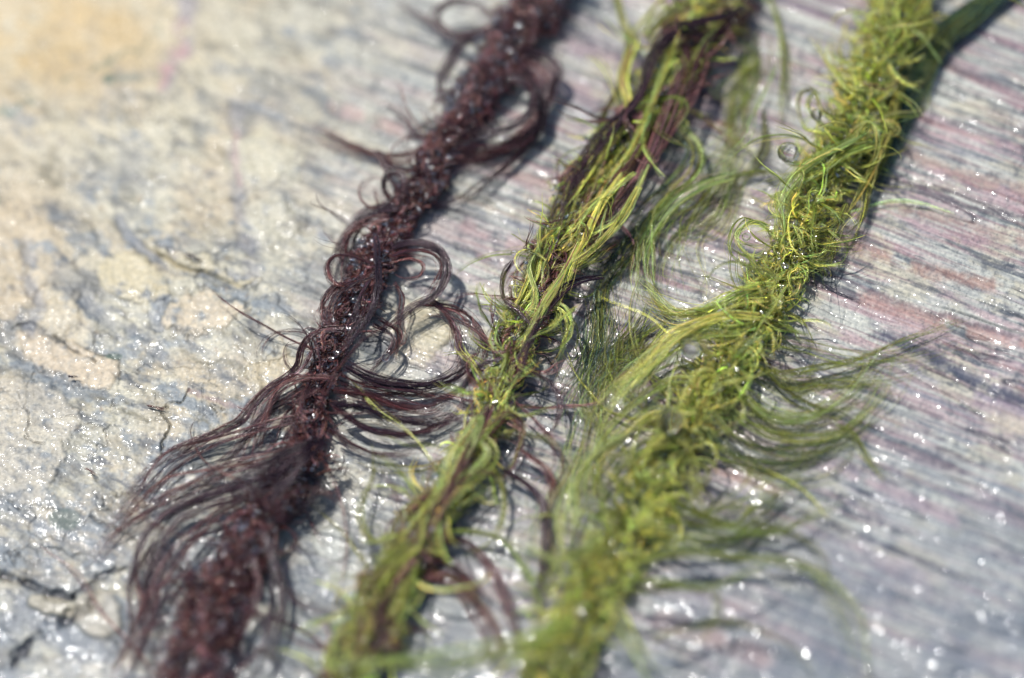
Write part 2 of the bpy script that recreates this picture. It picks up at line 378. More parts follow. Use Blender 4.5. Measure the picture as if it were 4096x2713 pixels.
    # salmon and navy layers at the right
    for a_, w_, c_, k_ in (
            ([(1890, 550), (2000, 580), (2130, 625), (2300, 665)], 20, pal(188, 140, 122), 0.75),
            ([(2050, 470), (2200, 510), (2367, 560)], 16, pal(190, 152, 140), 0.6),
            ([(2060, 330), (2200, 390), (2367, 440)], 16, pal(200, 164, 146), 0.6),
            ([(1880, 620), (2000, 670), (2120, 720), (2367, 780)], 10, pal(54, 56, 84), 0.8),
            ([(2020, 760), (2150, 820), (2260, 880), (2367, 930)], 20, pal(72, 78, 108), 0.8),
            ([(2000, 690), (2150, 740), (2367, 800)], 22, pal(206, 160, 146), 0.7),
            ([(1080, 520), (1200, 570), (1300, 600)], 22, pal(210, 176, 172), 0.7),
            ([(1120, 600), (1220, 640), (1180, 660)], 18, pal(206, 178, 178), 0.6),
            ([(780, 250), (860, 275), (930, 300)], 22, pal(212, 172, 162), 0.7),
            ([(1060, 340), (1180, 400), (1300, 440)], 20, pal(204, 168, 160), 0.7),
            ([(540, 240), (680, 290), (800, 330)], 8, pal(96, 102, 108), 0.6),
            ([(380, 175), (520, 230), (600, 270)], 6, pal(120, 122, 118), 0.5),
            ([(700, 200), (820, 240), (960, 300)], 7, pal(110, 114, 118), 0.55),
            ([(2080, 400), (2220, 470), (2367, 500)], 10, pal(90, 84, 96), 0.7),
            ([(1640, 1080), (1740, 1110), (1800, 1140)], 14, pal(186, 142, 126), 0.6),
            ([(1700, 1000), (1850, 1060), (2000, 1110), (2200, 1200)], 20, pal(200, 170, 176), 0.55),
            ([(1850, 1190), (2000, 1240), (2200, 1330)], 12, pal(74, 80, 98), 0.6),
            ([(1560, 1090), (1640, 1130)], 18, pal(78, 84, 96), 0.6),
            ([(1540, 1440), (1640, 1470), (1760, 1520)], 34, pal(196, 160, 154), 0.6),
            ([(2290, 960), (2367, 990)], 30, pal(222, 208, 180), 0.7),
            ([(540, 300), (545, 360), (550, 420)], 9, pal(206, 160, 156), 0.5)):
        line(a_, w_, c_, k_, 0.00008, 1.9)
    # tiny pits and dark mineral specks everywhere
    sp = fbm(x * 7, y * 7, 2, 401, 0.7)
    C = mix(C, slate * 0.8, sstep(0.30, 0.52, sp) * 0.45 * (0.5 + 0.5 * sstep(-0.1, 0.3, n2 + 0.2 * edge)))
    C = mix(C, pal(226, 222, 206), sstep(0.30, 0.55, fbm(x * 5, y * 5, 2, 411)) * 0.35)
    C = np.clip(C, 0.01, 0.8) * 0.60
    grey = C.mean(-1, keepdims=True); C = np.clip(grey + (C - grey) * 0.98, 0.01, 0.8)
    lum = C.mean(-1, keepdims=True); C = np.clip(C * (lum / 0.30) ** 0.22, 0.01, 0.7)
    wet = 0.22 + 0.55 * sstep(900, 2600, V) + 0.45 * sstep(1200, 3200, U)
    wet = wet * sstep(-0.16, 0.22, fbm(x * 0.45, y * 0.6, 4, 501, 0.6) + 0.26 * sstep(1200, 3400, U) + 0.16 * low) + 0.05
    wet = wet * (1 - 0.45 * np.exp(-(((U - 1350) / 600) ** 2 + ((V - 2300) / 500) ** 2)))
    wet = wet * (0.40 + 0.55 * sstep(300, 2400, U)) * (0.6 + 0.4 * low)
    C = np.concatenate([C, np.clip(wet, 0, 1)[..., None]], -1)
    # the slab dips gently far away from the weed
    R = np.hypot(X, Y); H -= 0.02 * sstep(0.12, 0.3, R)
    ny, nx = X.shape
    idx = np.arange(nx * ny).reshape(ny, nx)
    F = np.stack([idx[:-1, :-1], idx[:-1, 1:], idx[1:, 1:], idx[1:, :-1]], -1).reshape(-1, 4)
    top = np.stack([X, Y, H], -1).reshape(-1, 3)
    ro = mesh_obj('rock', top, F, C.reshape(-1, 4), ROCK)
    ro['kind'] = 'structure'; ro['label'] = 'wet cream and grey rock slab with pink and blue-grey streaks'
    return ro
build_rock()

# ------------------------------------------------------------------ weed filaments
TINT = {
    'pd': (0.036, 0.016, 0.028), 'pb': (0.210, 0.072, 0.062), 'pc': (0.54, 0.28, 0.25), 'pm': (0.112, 0.045, 0.060),
    'gd': (0.085, 0.150, 0.120), 'g': (0.41, 0.46, 0.09), 'gy': (0.87, 0.84, 0.25), 'go': (0.29, 0.295, 0.06), 'gl': (0.64, 0.72, 0.30)}
RS = np.random.RandomState(11)

def catmull(P, m):
    P = np.asarray(P, float)
    Q = np.vstack([2 * P[0] - P[1], P, 2 * P[-1] - P[-2]])
    out = []
    for i in range(1, len(Q) - 2):
        t = np.linspace(0, 1, 14, endpoint=False)[:, None]
        a, b, c, d = Q[i - 1], Q[i], Q[i + 1], Q[i + 2]
        out.append(0.5 * (2 * b + (c - a) * t + (2 * a - 5 * b + 4 * c - d) * t ** 2 + (3 * b - a - 3 * c + d) * t ** 3))
    out = np.vstack(out + [P[-1:]])
    L = np.concatenate([[0], np.cumsum(np.linalg.norm(np.diff(out, axis=0), axis=1))])
    q = np.linspace(0, L[-1], m)
    return np.stack([np.interp(q, L, out[:, k]) for k in range(out.shape[1])], 1), L[-1]

def norm(a):
    return a / np.maximum(np.linalg.norm(a, axis=-1, keepdims=True), 1e-12)

def tubes(P, r, cols, sides=4):
    """P (n,m,3) filament paths, r (n,m) radii, cols (n,3) or (n,m,3) -> verts, quads, colours"""
    n, m, _ = P.shape
    T = norm(np.gradient(P, axis=1))
    ref = norm(RS.randn(n, 3)); N = np.empty_like(P)
    N[:, 0] = norm(np.cross(T[:, 0], ref))
    for j in range(1, m):
        q = N[:, j - 1] - T[:, j] * np.sum(N[:, j - 1] * T[:, j], -1, keepdims=True)
        N[:, j] = norm(q)
    B = np.cross(T, N)
    a = np.arange(sides) / sides * 2 * np.pi
    V = P[:, :, None] + r[:, :, None, None] * (np.cos(a)[None, None, :, None] * N[:, :, None] + np.sin(a)[None, None, :, None] * B[:, :, None])
    idx = np.arange(n * m * sides).reshape(n, m, sides)
    nx = np.roll(idx, -1, axis=2)
    F = np.stack([idx[:, :-1], nx[:, :-1], nx[:, 1:], idx[:, 1:]], -1).reshape(-1, 4)
    if cols.ndim == 2:
        cols = np.broadcast_to(cols[:, None], (n, m, 3))
    C = np.broadcast_to(cols[:, :, None], (n, m, sides, 3)).reshape(-1, 3)
    return V.reshape(-1, 3), F, C

def join(parts):
    vs, fs, cs, k = [], [], [], 0
    for v, f, c in parts:
        vs.append(v); fs.append(f + k); cs.append(c); k += len(v)
    return np.vstack(vs), np.vstack(fs), np.vstack(cs)

def pick(mixture, n, jit=0.35):
    keys = list(mixture); w = np.array([mixture[k] for k in keys], float); w /= w.sum()
    base = np.array([TINT[k] for k in keys])[RS.choice(len(keys), n, p=w)]
    return base * np.exp(RS.randn(n, 1) * jit) * (1 + 0.10 * RS.randn(n, 3)).clip(0.6, 1.5)

def wob(n, m, amp, freq, per=3):
    """smooth random offsets (n,m,3)"""
    t = np.linspace(0, 1, m)
    o = np.zeros((n, m, 3))
    for k in range(per):
        f = freq * (0.5 + RS.rand(n, 1, 3) * 1.2); ph = RS.rand(n, 1, 3) * 6.283
        o += np.sin(t[None, :, None] * f * 6.283 + ph) / per ** 0.5
    return o * amp

def lock(path, n, w, mixture, r=0.055, flat=0.3, fray=0.35, wave=0.12, twist=0.6, m=None, taper=True, pinch=0.0, start=0.07):
    """a lock of n filaments along path (k,3) in metres; w half width in mm"""
    G, L = catmull(path, m or 6 + int(min(60, 30)))
    m = len(G); t = np.linspace(0, 1, m)
    T = norm(np.gradient(G, axis=0)); up = np.array([0, 0, 1.0])
    S = norm(np.cross(T, up) + 1e-6); N2 = norm(np.cross(S, T))
    a = RS.uniform(-1, 1, n); b = RS.uniform(-1, 1, n)
    nc = max(2, n // 13); cl = RS.randint(0, nc, n); ca_ = RS.uniform(-1, 1, nc); cb_ = RS.uniform(-1, 1, nc)
    tight = np.where(RS.rand(n) < 0.72, 0.16, 0.75)
    a = ca_[cl] * (1 - tight) + a * tight; b = cb_[cl] * (1 - tight) + b * tight
    width = w * 0.001 * (0.75 + 0.25 * np.sin(t * 3.14)) * (1 + fray * 2.2 * t ** 3)
    width = width * (1 - pinch * np.exp(-((t - RS.uniform(0.35, 0.7)) / 0.12) ** 2))
    tw = RS.uniform(-1, 1) * twist * 3.14 * t + RS.uniform(-0.4, 0.4)
    ca, sa = np.cos(tw), np.sin(tw)
    ox = (a[:, None] * ca - flat * b[:, None] * sa) * width; oz = (a[:, None] * sa * 0.7 + flat * b[:, None] * ca) * width
    P = G[None] + ox[..., None] * S[None] + oz[..., None] * N2[None]
    amp = 0.001 * wave * (0.4 + 0.9 * t + fray * t ** 2)
    P = P + wob(n, m, 1.0, max(1.2, L * 1000 / 22)) * amp[None, :, None] * (0.5 + tight[:, None, None])
    cw = wob(nc, m, 1.0, max(0.8, L * 1000 / 30)) * np.array([1, 1, 0.5])
    P = P + cw[cl] * (0.00060 * w ** 0.5 * (0.25 + t ** 1.5 * (0.6 + fray)))[None, :, None]
    # filaments begin and end at different places
    s0 = RS.rand(n) * start; s1 = 1 - (RS.rand(n) ** 1.5) * min(0.7, 0.12 + fray * 0.45)
    q = s0[:, None] + (s1 - s0)[:, None] * t[None]
    qi = np.clip(q * (m - 1), 0, m - 1.001); i0 = qi.astype(int); fr = (qi - i0)[..., None]
    row = np.arange(n)[:, None]
    P = P[row, i0] * (1 - fr) + P[row, i0 + 1] * fr
    P[..., 2] = np.maximum(P[..., 2], 0.0004 + 0.0004 * RS.rand(n, 1))
    rr = 0.001 * r * np.exp(RS.randn(n, 1) * 0.25) * np.ones((n, m))
    if taper:
        rr = rr * (1 - 0.75 * t ** 4)
    return tubes(P, rr, pick(mixture, n))

def trace(pts, hs):
    """outline points + heights in mm -> path in metres"""
    pts = np.array(pts, float) * OV
    h = np.interp(np.linspace(0, 1, len(pts)), np.linspace(0, 1, len(hs)), hs) * 0.001
    return at(pts[:, 0], pts[:, 1], h)

class Strand:
    def __init__(self, name, label, line, half, mat):
        self.line = np.array(line, float) * OV
        self.half = np.interp(np.linspace(0, 1, 60), np.linspace(0, 1, len(half)), half) * OV * FRAME / PW
        c0 = at(self.line[:, 0], self.line[:, 1], 0.0)
        hh = np.interp(np.linspace(0, 1, len(c0)), np.linspace(0, 1, 60), self.half) * 0.50 + 0.0006
        self.C, self.L = catmull(at(self.line[:, 0], self.line[:, 1], hh), 400)
        self.R = np.interp(np.linspace(0, 1, 400), np.linspace(0, 1, 60), self.half)
        self.T = norm(np.gradient(self.C, axis=0))
        self.S = norm(np.cross(self.T, [0, 0, 1.0])); self.N = norm(np.cross(self.S, self.T))
        self.root = bpy.data.objects.new(name, None); COL.objects.link(self.root)
        self.root.empty_display_size = 0.01
        mid = self.C[200].copy(); mid[2] = 0
        self.root.location = mid; self.mid = mid
        self.root['label'] = label; self.root['category'] = 'seaweed'; self.root['group'] = 'strands of wet seaweed lying across the rock'
        self.mat = mat
    def samp(self, s):
        i = np.clip(s / self.L * 399, 0, 398.999); k = i.astype(int); f = (i - k)[..., None]
        g = lambda A: A[k] * (1 - f) + A[k + 1] * f
        return g(self.C), g(self.S), g(self.N), g(self.T), g(self.R[:, None])[..., 0]
    def add(self, name, vfc, kind=None, mat=None, label=None):
        v, f, c = vfc
        o = mesh_obj(name, v - self.mid, f, c, mat or self.mat, self.root)
        if kind: o['kind'] = kind
        if label: o['label'] = label
        return o
    def yarn(self, n, length, mixture, r, curl, curlfreq, shell=(0.35, 1.0), plies=3, pitch=0.016, around=0.8, m=18, jit=0.35, sides=4):
        """filaments wound round the strand: plies twisting about the middle, crimped"""
        s0 = RS.uniform(-0.003, self.L, n); ln = length * 0.001 * np.exp(RS.randn(n) * 0.4)
        t = np.linspace(0, 1, m); s = s0[:, None] + RS.choice([-1, 1], n)[:, None] * ln[:, None] * t[None]
        s = np.clip(s, 0, self.L)
        c, S, N, T, R = self.samp(s)
        k = RS.randint(0, plies, n)
        pa = s / pitch * 6.283 + (k / plies * 6.283)[:, None] + 0.6 * np.sin(s * 300 + 1)
        fa = RS.rand(n)[:, None] * 6.283 + around * RS.uniform(-2.5, 2.5, n)[:, None] * t[None] - pa
        rho = RS.uniform(shell[0], shell[1], n)[:, None]
        lump = 1 + 0.22 * np.sin(s * 900 + k[:, None] * 2.0) + 0.14 * np.sin(s * 2100)
        x = (0.42 * np.cos(pa) + 0.60 * rho * np.cos(fa)) * R * lump
        z = (0.30 * np.sin(pa) + 0.46 * rho * np.sin(fa)) * R * lump
        P = c + S * x[..., None] + N * z[..., None]
        P = P + wob(n, m, curl * 0.001, curlfreq)
        P[..., 2] = np.maximum(P[..., 2], 0.0003)
        rr = 0.001 * r * np.exp(RS.randn(n, 1) * 0.25) * np.ones((n, m)) * (1 - 0.5 * np.abs(2 * t - 1) ** 4)
        return tubes(P, rr, pick(mixture, n, jit), sides)
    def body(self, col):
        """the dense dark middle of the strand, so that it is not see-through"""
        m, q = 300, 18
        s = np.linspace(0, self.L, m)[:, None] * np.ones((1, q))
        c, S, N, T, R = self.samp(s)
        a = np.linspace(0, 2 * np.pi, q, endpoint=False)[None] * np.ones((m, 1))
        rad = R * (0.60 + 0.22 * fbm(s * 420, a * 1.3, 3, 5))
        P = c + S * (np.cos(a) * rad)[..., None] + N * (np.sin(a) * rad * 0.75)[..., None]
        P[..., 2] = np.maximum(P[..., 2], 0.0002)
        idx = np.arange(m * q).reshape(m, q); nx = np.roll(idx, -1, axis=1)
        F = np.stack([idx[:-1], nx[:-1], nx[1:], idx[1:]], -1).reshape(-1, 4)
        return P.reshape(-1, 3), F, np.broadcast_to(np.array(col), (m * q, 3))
    def beads(self, n):
        """lens-shaped bits of water film bridging the filaments on the upper side"""
        s = RS.rand(n) * self.L; c, S, N, T, R = self.samp(s)
        th = RS.uniform(-1.0, 1.0, n); k = RS.uniform(0.9, 1.25, n)
        P = c + S * (np.sin(th) * R * 1.25 * k)[:, None] + N * (np.cos(th) * R * 0.80 * k)[:, None]
        up = norm(np.array([0, 0, 1.0]) + 0.28 * RS.randn(n, 3)); a = norm(np.cross(up, RS.randn(n, 3))); b = np.cross(up, a)
        L = 0.00036 * np.exp(RS.randn(n) * 0.45); W = L * RS.uniform(0.35, 0.8, n); D = L * 0.13
        nu, nv = 10, 6
        ph = np.linspace(0, np.pi, nv)[:, None]; tt = np.linspace(0, 2 * np.pi, nu, endpoint=False)[None]
        q = [(np.sin(ph) * np.cos(tt)).ravel(), (np.sin(ph) * np.sin(tt)).ravel(), (np.cos(ph) * np.ones_like(tt)).ravel()]
        V = P[:, None] + (L[:, None] * q[0])[..., None] * a[:, None] + (W[:, None] * q[1])[..., None] * b[:, None] + (D[:, None] * q[2])[..., None] * up[:, None]
        idx = np.arange(nu * nv).reshape(nv, nu); nx = np.roll(idx, -1, axis=1)
        F = np.stack([idx[:-1], idx[1:], nx[1:], nx[:-1]], -1).reshape(-1, 4)
        F = (F[None] + (np.arange(n) * nu * nv)[:, None, None]).reshape(-1, 4)
        V = V.reshape(-1, 3)
        return self.add('water_film', (V, F, np.ones_like(V)), 'stuff', FILM)
    def tuft(self, n_locks, length, mixture, fil=(5, 12), r=0.05, w=0.35, side=None, along=0.5, curl=1.0, lift=1.2, srange=(0, 1), down=-1):
        """short locks springing from the strand"""
        out = []
        for i in range(n_locks):
            s = RS.uniform(*srange) * self.L
            c, S, N, T, R = [v[0] for v in self.samp(np.array([s]))]
            sd = side if side is not None else RS.choice([-1, 1])
            th = RS.uniform(-0.3, 1.45)
            d = norm(S * sd * math.cos(th) + N * math.sin(th))
            p = c + d * R * 0.55
            v = norm(d * RS.uniform(0.5, 1.1) + T * RS.uniform(-1, 1) * along * 1.6)
            Lk = length * 0.001 * math.exp(RS.randn() * 0.45); m = 7
            pts = [p]; turn = RS.randn() * curl; step = Lk / m
            axis = norm(N + 0.5 * RS.randn(3))
            for j in range(m):
                pts.append(pts[-1] + v * step)
                v = norm(v + np.cross(axis, v) * turn * 0.45 + np.array([0, 0, -0.10 * lift * j * 0.5]) + 0.12 * RS.randn(3))
                if pts[-1][2] < 0.0006:
                    pts[-1][2] = 0.0006; v[2] = abs(v[2]) * 0.2
            out.append(lock(np.array(pts), RS.randint(*fil), w * math.exp(RS.randn() * 0.35), mixture, r, m=14, fray=0.5, wave=0.10, twist=0.5))
        return join(out)

print('setup done')

# heights in mm along each lock; outline points in tracing units
purple = Strand('seaweed_strand', 'dark purple-brown strand of curly seaweed, leftmost on the rock',
    [(1300, -60), (1230, 30), (1175, 100), (1140, 170), (1105, 230), (1060, 290), (1010, 370), (975, 440), (925, 495), (890, 550), (868, 610),
     (835, 670), (800, 730), (768, 790), (745, 860), (730, 920), (715, 980), (705, 1040), (680, 1100), (640, 1160), (590, 1230),
     (545, 1300), (500, 1380), (470, 1460), (458, 1540), (450, 1640)],
    [62, 62, 56, 50, 42, 40, 42, 46, 40, 34, 30, 34, 44, 52, 60, 66, 72], WEED_P)
PMIX = {'pd': 3, 'pm': 3, 'pb': 3}
purple.add('core', join([purple.body((0.035, 0.014, 0.016)),
    purple.yarn(4200, 4, {'pc': 5, 'pb': 3, 'pm': 2}, 0.060, 0.42, 3.0, shell=(0.7, 1.08), m=16),
    purple.tuft(700, 3.0, {'pc': 5, 'pb': 2, 'pm': 1}, (7, 13), w=0.28, along=1.0, curl=3.2, lift=0.2, r=0.045),
    purple.yarn(2400, 11, {'pd': 3, 'pm': 4, 'pb': 3}, 0.05, 0.35, 2.0, shell=(0.85, 1.25), m=26)]))
PL = [
    ([(1200, 70), (1120, 74), (1060, 84), (1020, 66), (1012, 28), (1050, 2), (1105, 8), (1135, 40), (1150, 90)], 46, .75, (5, 4, 5, 5), PMIX),
    ([(1120, 110), (1060, 84), (980, 40), (900, -20)], 22, .45, (4, 3, 1), PMIX),
    ([(1150, 80), (1075, 95), (1038, 150), (1018, 205), (1045, 262), (1060, 300)], 60, 1.0, (5, 4, 3, 3), {'pd': 4, 'pm': 3}),
    ([(1150, 200), (1100, 215), (1050, 200), (1030, 230)], 30, .6, (5, 4, 1), PMIX),
    ([(1210, 110), (1272, 135), (1292, 170), (1262, 215), (1258, 280), (1232, 320), (1180, 372), (1120, 422), (1076, 458), (1020, 475), (975, 466)], 60, .8, (5, 4, 2, 1.5, 3), {'pd': 4, 'pm': 4, 'pb': 1}),
    ([(1180, 120), (1250, 160), (1270, 210), (1240, 270), (1190, 330), (1120, 360), (1040, 380), (1000, 420)], 80, 1.9, (4, 3, 1.5, 3), {'pb': 3, 'pm': 3, 'pd': 2}),
    ([(1170, 170), (1230, 200), (1235, 250), (1190, 290), (1120, 310), (1060, 335), (1020, 360)], 60, 1.2, (5, 6, 4, 4), {'pd': 5, 'pm': 2}),
    ([(1060, 330), (1110, 350), (1180, 330), (1240, 260), (1262, 190)], 40, 1.6, (3, 1, .6), {'pb': 4, 'pm': 1}),
    ([(985, 340), (940, 350), (880, 352), (800, 325), (700, 292)], 26, .7, (4, 2, .6), {'pb': 4, 'pm': 2}),
    ([(980, 350), (930, 372), (870, 362), (790, 335), (720, 310)], 22, 1.0, (4, 2, .6), {'pb': 4}),
    ([(985, 330), (950, 300), (915, 255), (880, 240)], 16, .5, (4, 2, .8), {'pb': 3, 'pm': 2}),
    ([(960, 400), (915, 390), (885, 372), (872, 350), (890, 380), (905, 420), (930, 440)], 26, .4, (4, 5, 4), PMIX),
    ([(930, 470), (895, 450), (888, 415), (912, 398), (930, 430), (915, 470)], 36, .5, (4, 6, 5), PMIX),
    ([(920, 470), (860, 480), (832, 452), (845, 420), (890, 412)], 8, .12, (4, 5, 4), {'pb': 1}),
    ([(920, 480), (870, 485), (825, 515), (793, 560), (783, 610), (800, 660), (830, 690)], 70, 1.0, (5, 3.5, 2, 3), {'pd': 5, 'pm': 2}),
    ([(900, 500), (850, 512), (812, 540), (795, 580), (800, 620)], 40, .9, (5, 4, 3, 2), {'pb': 3, 'pm': 2}),
    ([(870, 612), (815, 592), (775, 592), (757, 615), (765, 645), (790, 655), (840, 640), (870, 610)], 30, .35, (5, 6.5, 7, 6), {'pb': 3, 'pm': 2}),
    ([(900, 575), (945, 560), (1000, 566), (1030, 592), (1034, 635), (1006, 682), (955, 712), (915, 740), (885, 765), (850, 770)], 64, .62, (6, 6, 5, 3.5, 4), {'pd': 4, 'pm': 4}),
    ([(905, 590), (950, 578), (1000, 588), (1018, 620), (1000, 660), (960, 700)], 26, .9, (6, 5.5, 4, 3), {'pb': 3, 'pm': 1}),
    ([(900, 610), (950, 598), (978, 612), (970, 640), (938, 646), (915, 630)], 10, .16, (5, 6, 5), {'pb': 3}),
    ([(910, 650), (930, 690), (920, 740), (930, 780), (900, 800)], 14, .3, (5, 3, 2), {'pb': 3, 'pm': 1}),
    ([(835, 655), (785, 662), (757, 690), (744, 722), (755, 752), (775, 765)], 44, .55, (6, 6, 5, 5), {'pm': 4, 'pb': 3}),
    ([(870, 640), (820, 655), (775, 690), (770, 730), (800, 755)], 20, .3, (7, 7, 6), {'pd': 3, 'pb': 2}),
    ([(866, 540), (872, 600), (874, 660), (862, 712), (835, 755), (805, 792), (780, 830)], 44, .42, (7, 7.5, 7, 6.5), {'pd': 5, 'pm': 2}),
    ([(860, 640), (830, 690), (822, 740), (800, 790)], 26, .35, (7, 7, 6.5), {'pd': 2, 'pm': 4}),
    ([(795, 762), (750, 762), (712, 780), (695, 812), (690, 845), (665, 872), (620, 900), (585, 938), (555, 975), (500, 1002), (440, 1030), (375, 1064), (328, 1108), (290, 1165), (262, 1215)], 54, .62, (5.5, 5, 3, 2.5, 2, 1.5, 1), PMIX),
    ([(770, 800), (725, 810), (700, 850), (650, 890), (610, 930), (590, 980), (560, 1040)], 34, .5, (5, 4, 2.5, 2), PMIX),
    ([(770, 872), (705, 876), (652, 900), (620, 945), (600, 1000), (590, 1060)], 40, .6, (5, 4.5, 3, 2), {'pb': 3, 'pm': 2}),
    ([(740, 890), (690, 920), (640, 935), (590, 990), (540, 1050), (470, 1110), (400, 1150)], 36, .8, (5, 3, 2, 1.5), PMIX),
    ([(730, 960), (650, 976), (560, 1000), (480, 1026), (400, 1060), (345, 1105), (296, 1165), (240, 1235)], 46, .8, (4, 3, 2, 1), {'pb': 4, 'pm': 2}),
    ([(720, 1030), (620, 1056), (540, 1080), (460, 1112), (380, 1160), (320, 1205), (240, 1262), (180, 1312)], 50, 1.0, (4, 3, 2, 1), PMIX),
    ([(715, 1060), (610, 1092), (520, 1130), (440, 1162), (380, 1190), (342, 1240), (318, 1310), (292, 1380), (285, 1450), (262, 1520), (228, 1590)], 76, 1.1, (5, 4, 3, 2.5), {'pd': 4, 'pm': 3, 'pb': 1}),
    ([(690, 1110), (590, 1140), (480, 1170), (402, 1205), (365, 1265), (345, 1340), (350, 1410), (372, 1470), (380, 1560)], 76, 1.2, (5, 4, 3, 3), {'pd': 4, 'pm': 3}),
    ([(640, 1060), (560, 1085), (470, 1100), (400, 1120), (330, 1180), (260, 1250), (200, 1300)], 40, 1.2, (3, 2, 1), {'pb': 3, 'pm': 2}),
    ([(560, 1140), (470, 1210), (400, 1290), (350, 1380), (320, 1480), (270, 1590)], 50, 1.4, (4, 3, 3), {'pb': 3, 'pm': 3}),
    ([(360, 1250), (315, 1330), (335, 1400), (300, 1480), (255, 1580)], 46, 1.1, (3, 3, 3), {'pb': 3, 'pm': 2}),
    ([(520, 1330), (462, 1372), (425, 1405), (398, 1380), (370, 1400), (360, 1450)], 40, .7, (5, 5, 3), PMIX),
    ([(760, 1020), (700, 1040), (650, 1066), (600, 1110), (560, 1160)], 70, 1.3, (8, 9, 7, 5), {'pd': 6, 'pm': 2}),
    ([(730, 1040), (690, 1075), (660, 1120), (620, 1180)], 50, 1.2, (8, 8, 6), {'pd': 5, 'pm': 2}),
    ([(795, 840), (850, 872), (915, 888), (980, 888), (1035, 872), (1075, 845), (1100, 800), (1112, 760)], 80, 1.0, (5, 3, 1.5, 2), {'pd': 5, 'pm': 3}),
    ([(770, 905), (850, 918), (930, 940), (1000, 950), (1060, 930)], 50, 1.7, (5, 2, 1), {'pb': 4, 'pm': 2}),
    ([(765, 930), (820, 975), (880, 1000), (960, 1000), (1038, 972), (1072, 930), (1060, 890)], 46, .7, (5, 2.5, 1.5, 2), PMIX),
    ([(765, 935), (840, 940), (900, 965), (980, 980), (1060, 960), (1090, 940)], 40, .9, (5, 2, 1), {'pm': 3, 'pd': 3}),
    ([(755, 990), (800, 1022), (860, 1050), (930, 1058), (985, 1040)], 26, .42, (4, 2, 1.2), PMIX),
    ([(780, 870), (850, 900), (940, 905), (1010, 910), (1060, 900)], 50, 1.1, (5, 2, 1), {'pd': 3, 'pb': 3}),
    ([(990, 690), (1035, 730), (1056, 780), (1062, 830), (1050, 880)], 40, 1.0, (3, 1.5, .8), {'pm': 3, 'pb': 2}),
    ([(970, 700), (1050, 715), (1095, 755), (1112, 800), (1100, 850)], 34, .9, (3, 1.5, .8), {'pb': 3, 'pm': 1}),
    ([(860, 750), (905, 782), (890, 822), (855, 850), (820, 850)], 24, .5, (4, 3, 2), PMIX),
    ([(880, 730), (925, 760), (930, 800), (905, 840)], 22, .8, (4, 2, 1), {'pb': 4}),
    ([(640, 1210), (640, 1290), (662, 1350), (702, 1392), (760, 1412), (812, 1400)], 22, .4, (4, 3, 2), PMIX),
    ([(610, 1230), (640, 1320), (645, 1400), (625, 1490), (590, 1590)], 50, .8, (5, 4, 3), {'pd': 4, 'pm': 3}),
    ([(590, 1290), (600, 1370), (560, 1450), (560, 1560)], 40, .8, (5, 4, 3), PMIX),
    ([(700, 1090), (735, 1120), (700, 1170), (650, 1200)], 40, .9, (5, 4, 3), {'pd': 5}),
]
for pts, n, w, hs, mx in PL:
    fan = pts[0][1] > 950 and pts[-1][0] < 420
    purple.add('lock', lock(trace(pts, hs), int(n * (0.8 if fan else 1.25)), w * (1.3 if fan else 1.15), mx, 0.036, m=40, wave=0.24, fray=0.6))
purple.add('fringe', join([purple.tuft(110, 6, PMIX, (5, 12), w=0.35, along=0.7, curl=1.4),
    purple.tuft(50, 10, {'pb': 3, 'pm': 1}, (3, 8), w=0.3, along=0.5, curl=1.1),
    purple.tuft(46, 15, {'pb': 3, 'pm': 2}, (4, 10), w=0.5, along=0.9, curl=0.6, srange=(.5, 1)),
    purple.tuft(60, 5, {'pb': 1}, (1, 3), r=0.03, w=0.6, along=0.6, curl=0.6, lift=0.2)]), 'stuff')

MM = {'gy': 3, 'g': 3, 'go': 2}
purple.beads(1700)

middle = Strand('seaweed_strand', 'mixed green and purple strand of seaweed between the purple and bright green ones',
    [(1720, -60), (1660, 30), (1592, 90), (1545, 180), (1500, 260), (1440, 335), (1390, 395), (1350, 455), (1320, 520), (1290, 590), (1258, 660),
     (1220, 730), (1190, 800), (1162, 870), (1140, 930), (1110, 1000), (1085, 1060), (1050, 1110), (1020, 1170), (980, 1230), (930, 1295),
     (900, 1360), (868, 1430), (830, 1510), (790, 1620)],
    [54, 58, 66, 62, 58, 58, 56, 52, 46, 40, 34, 36, 42, 50, 56, 62, 60], WEED_G)
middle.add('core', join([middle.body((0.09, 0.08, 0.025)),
    middle.yarn(1300, 7, {'gy': 4, 'g': 4, 'go': 3}, 0.065, 0.35, 2.4, shell=(0.7, 1.1), m=16),
    middle.tuft(230, 7.0, {'gy': 4, 'gl': 3, 'g': 2}, (8, 16), w=0.32, along=1.8, curl=0.8, lift=0.2, r=0.042),
    middle.yarn(1300, 18, {'gy': 4, 'g': 3, 'gl': 2}, 0.055, 0.35, 1.6, shell=(0.85, 1.2), m=22, around=0.4)]), mat=WEED_C)
middle.add('core', join([middle.yarn(1700, 6, {'pc': 5, 'pb': 2}, 0.065, 0.4, 2.6, shell=(0.85, 1.15), m=16, plies=1),
    middle.tuft(230, 7.0, {'pc': 4, 'pm': 3, 'pb': 2}, (8, 16), w=0.32, along=1.8, curl=0.8, lift=0.2, r=0.045),
    middle.yarn(800, 20, {'pm': 3, 'pb': 2, 'pc': 2}, 0.07, 0.3, 1.4, shell=(0.95, 1.25), m=26, plies=1, around=0.3)]), mat=WEED_P,
    label='coppery purple yarn wound through the green')
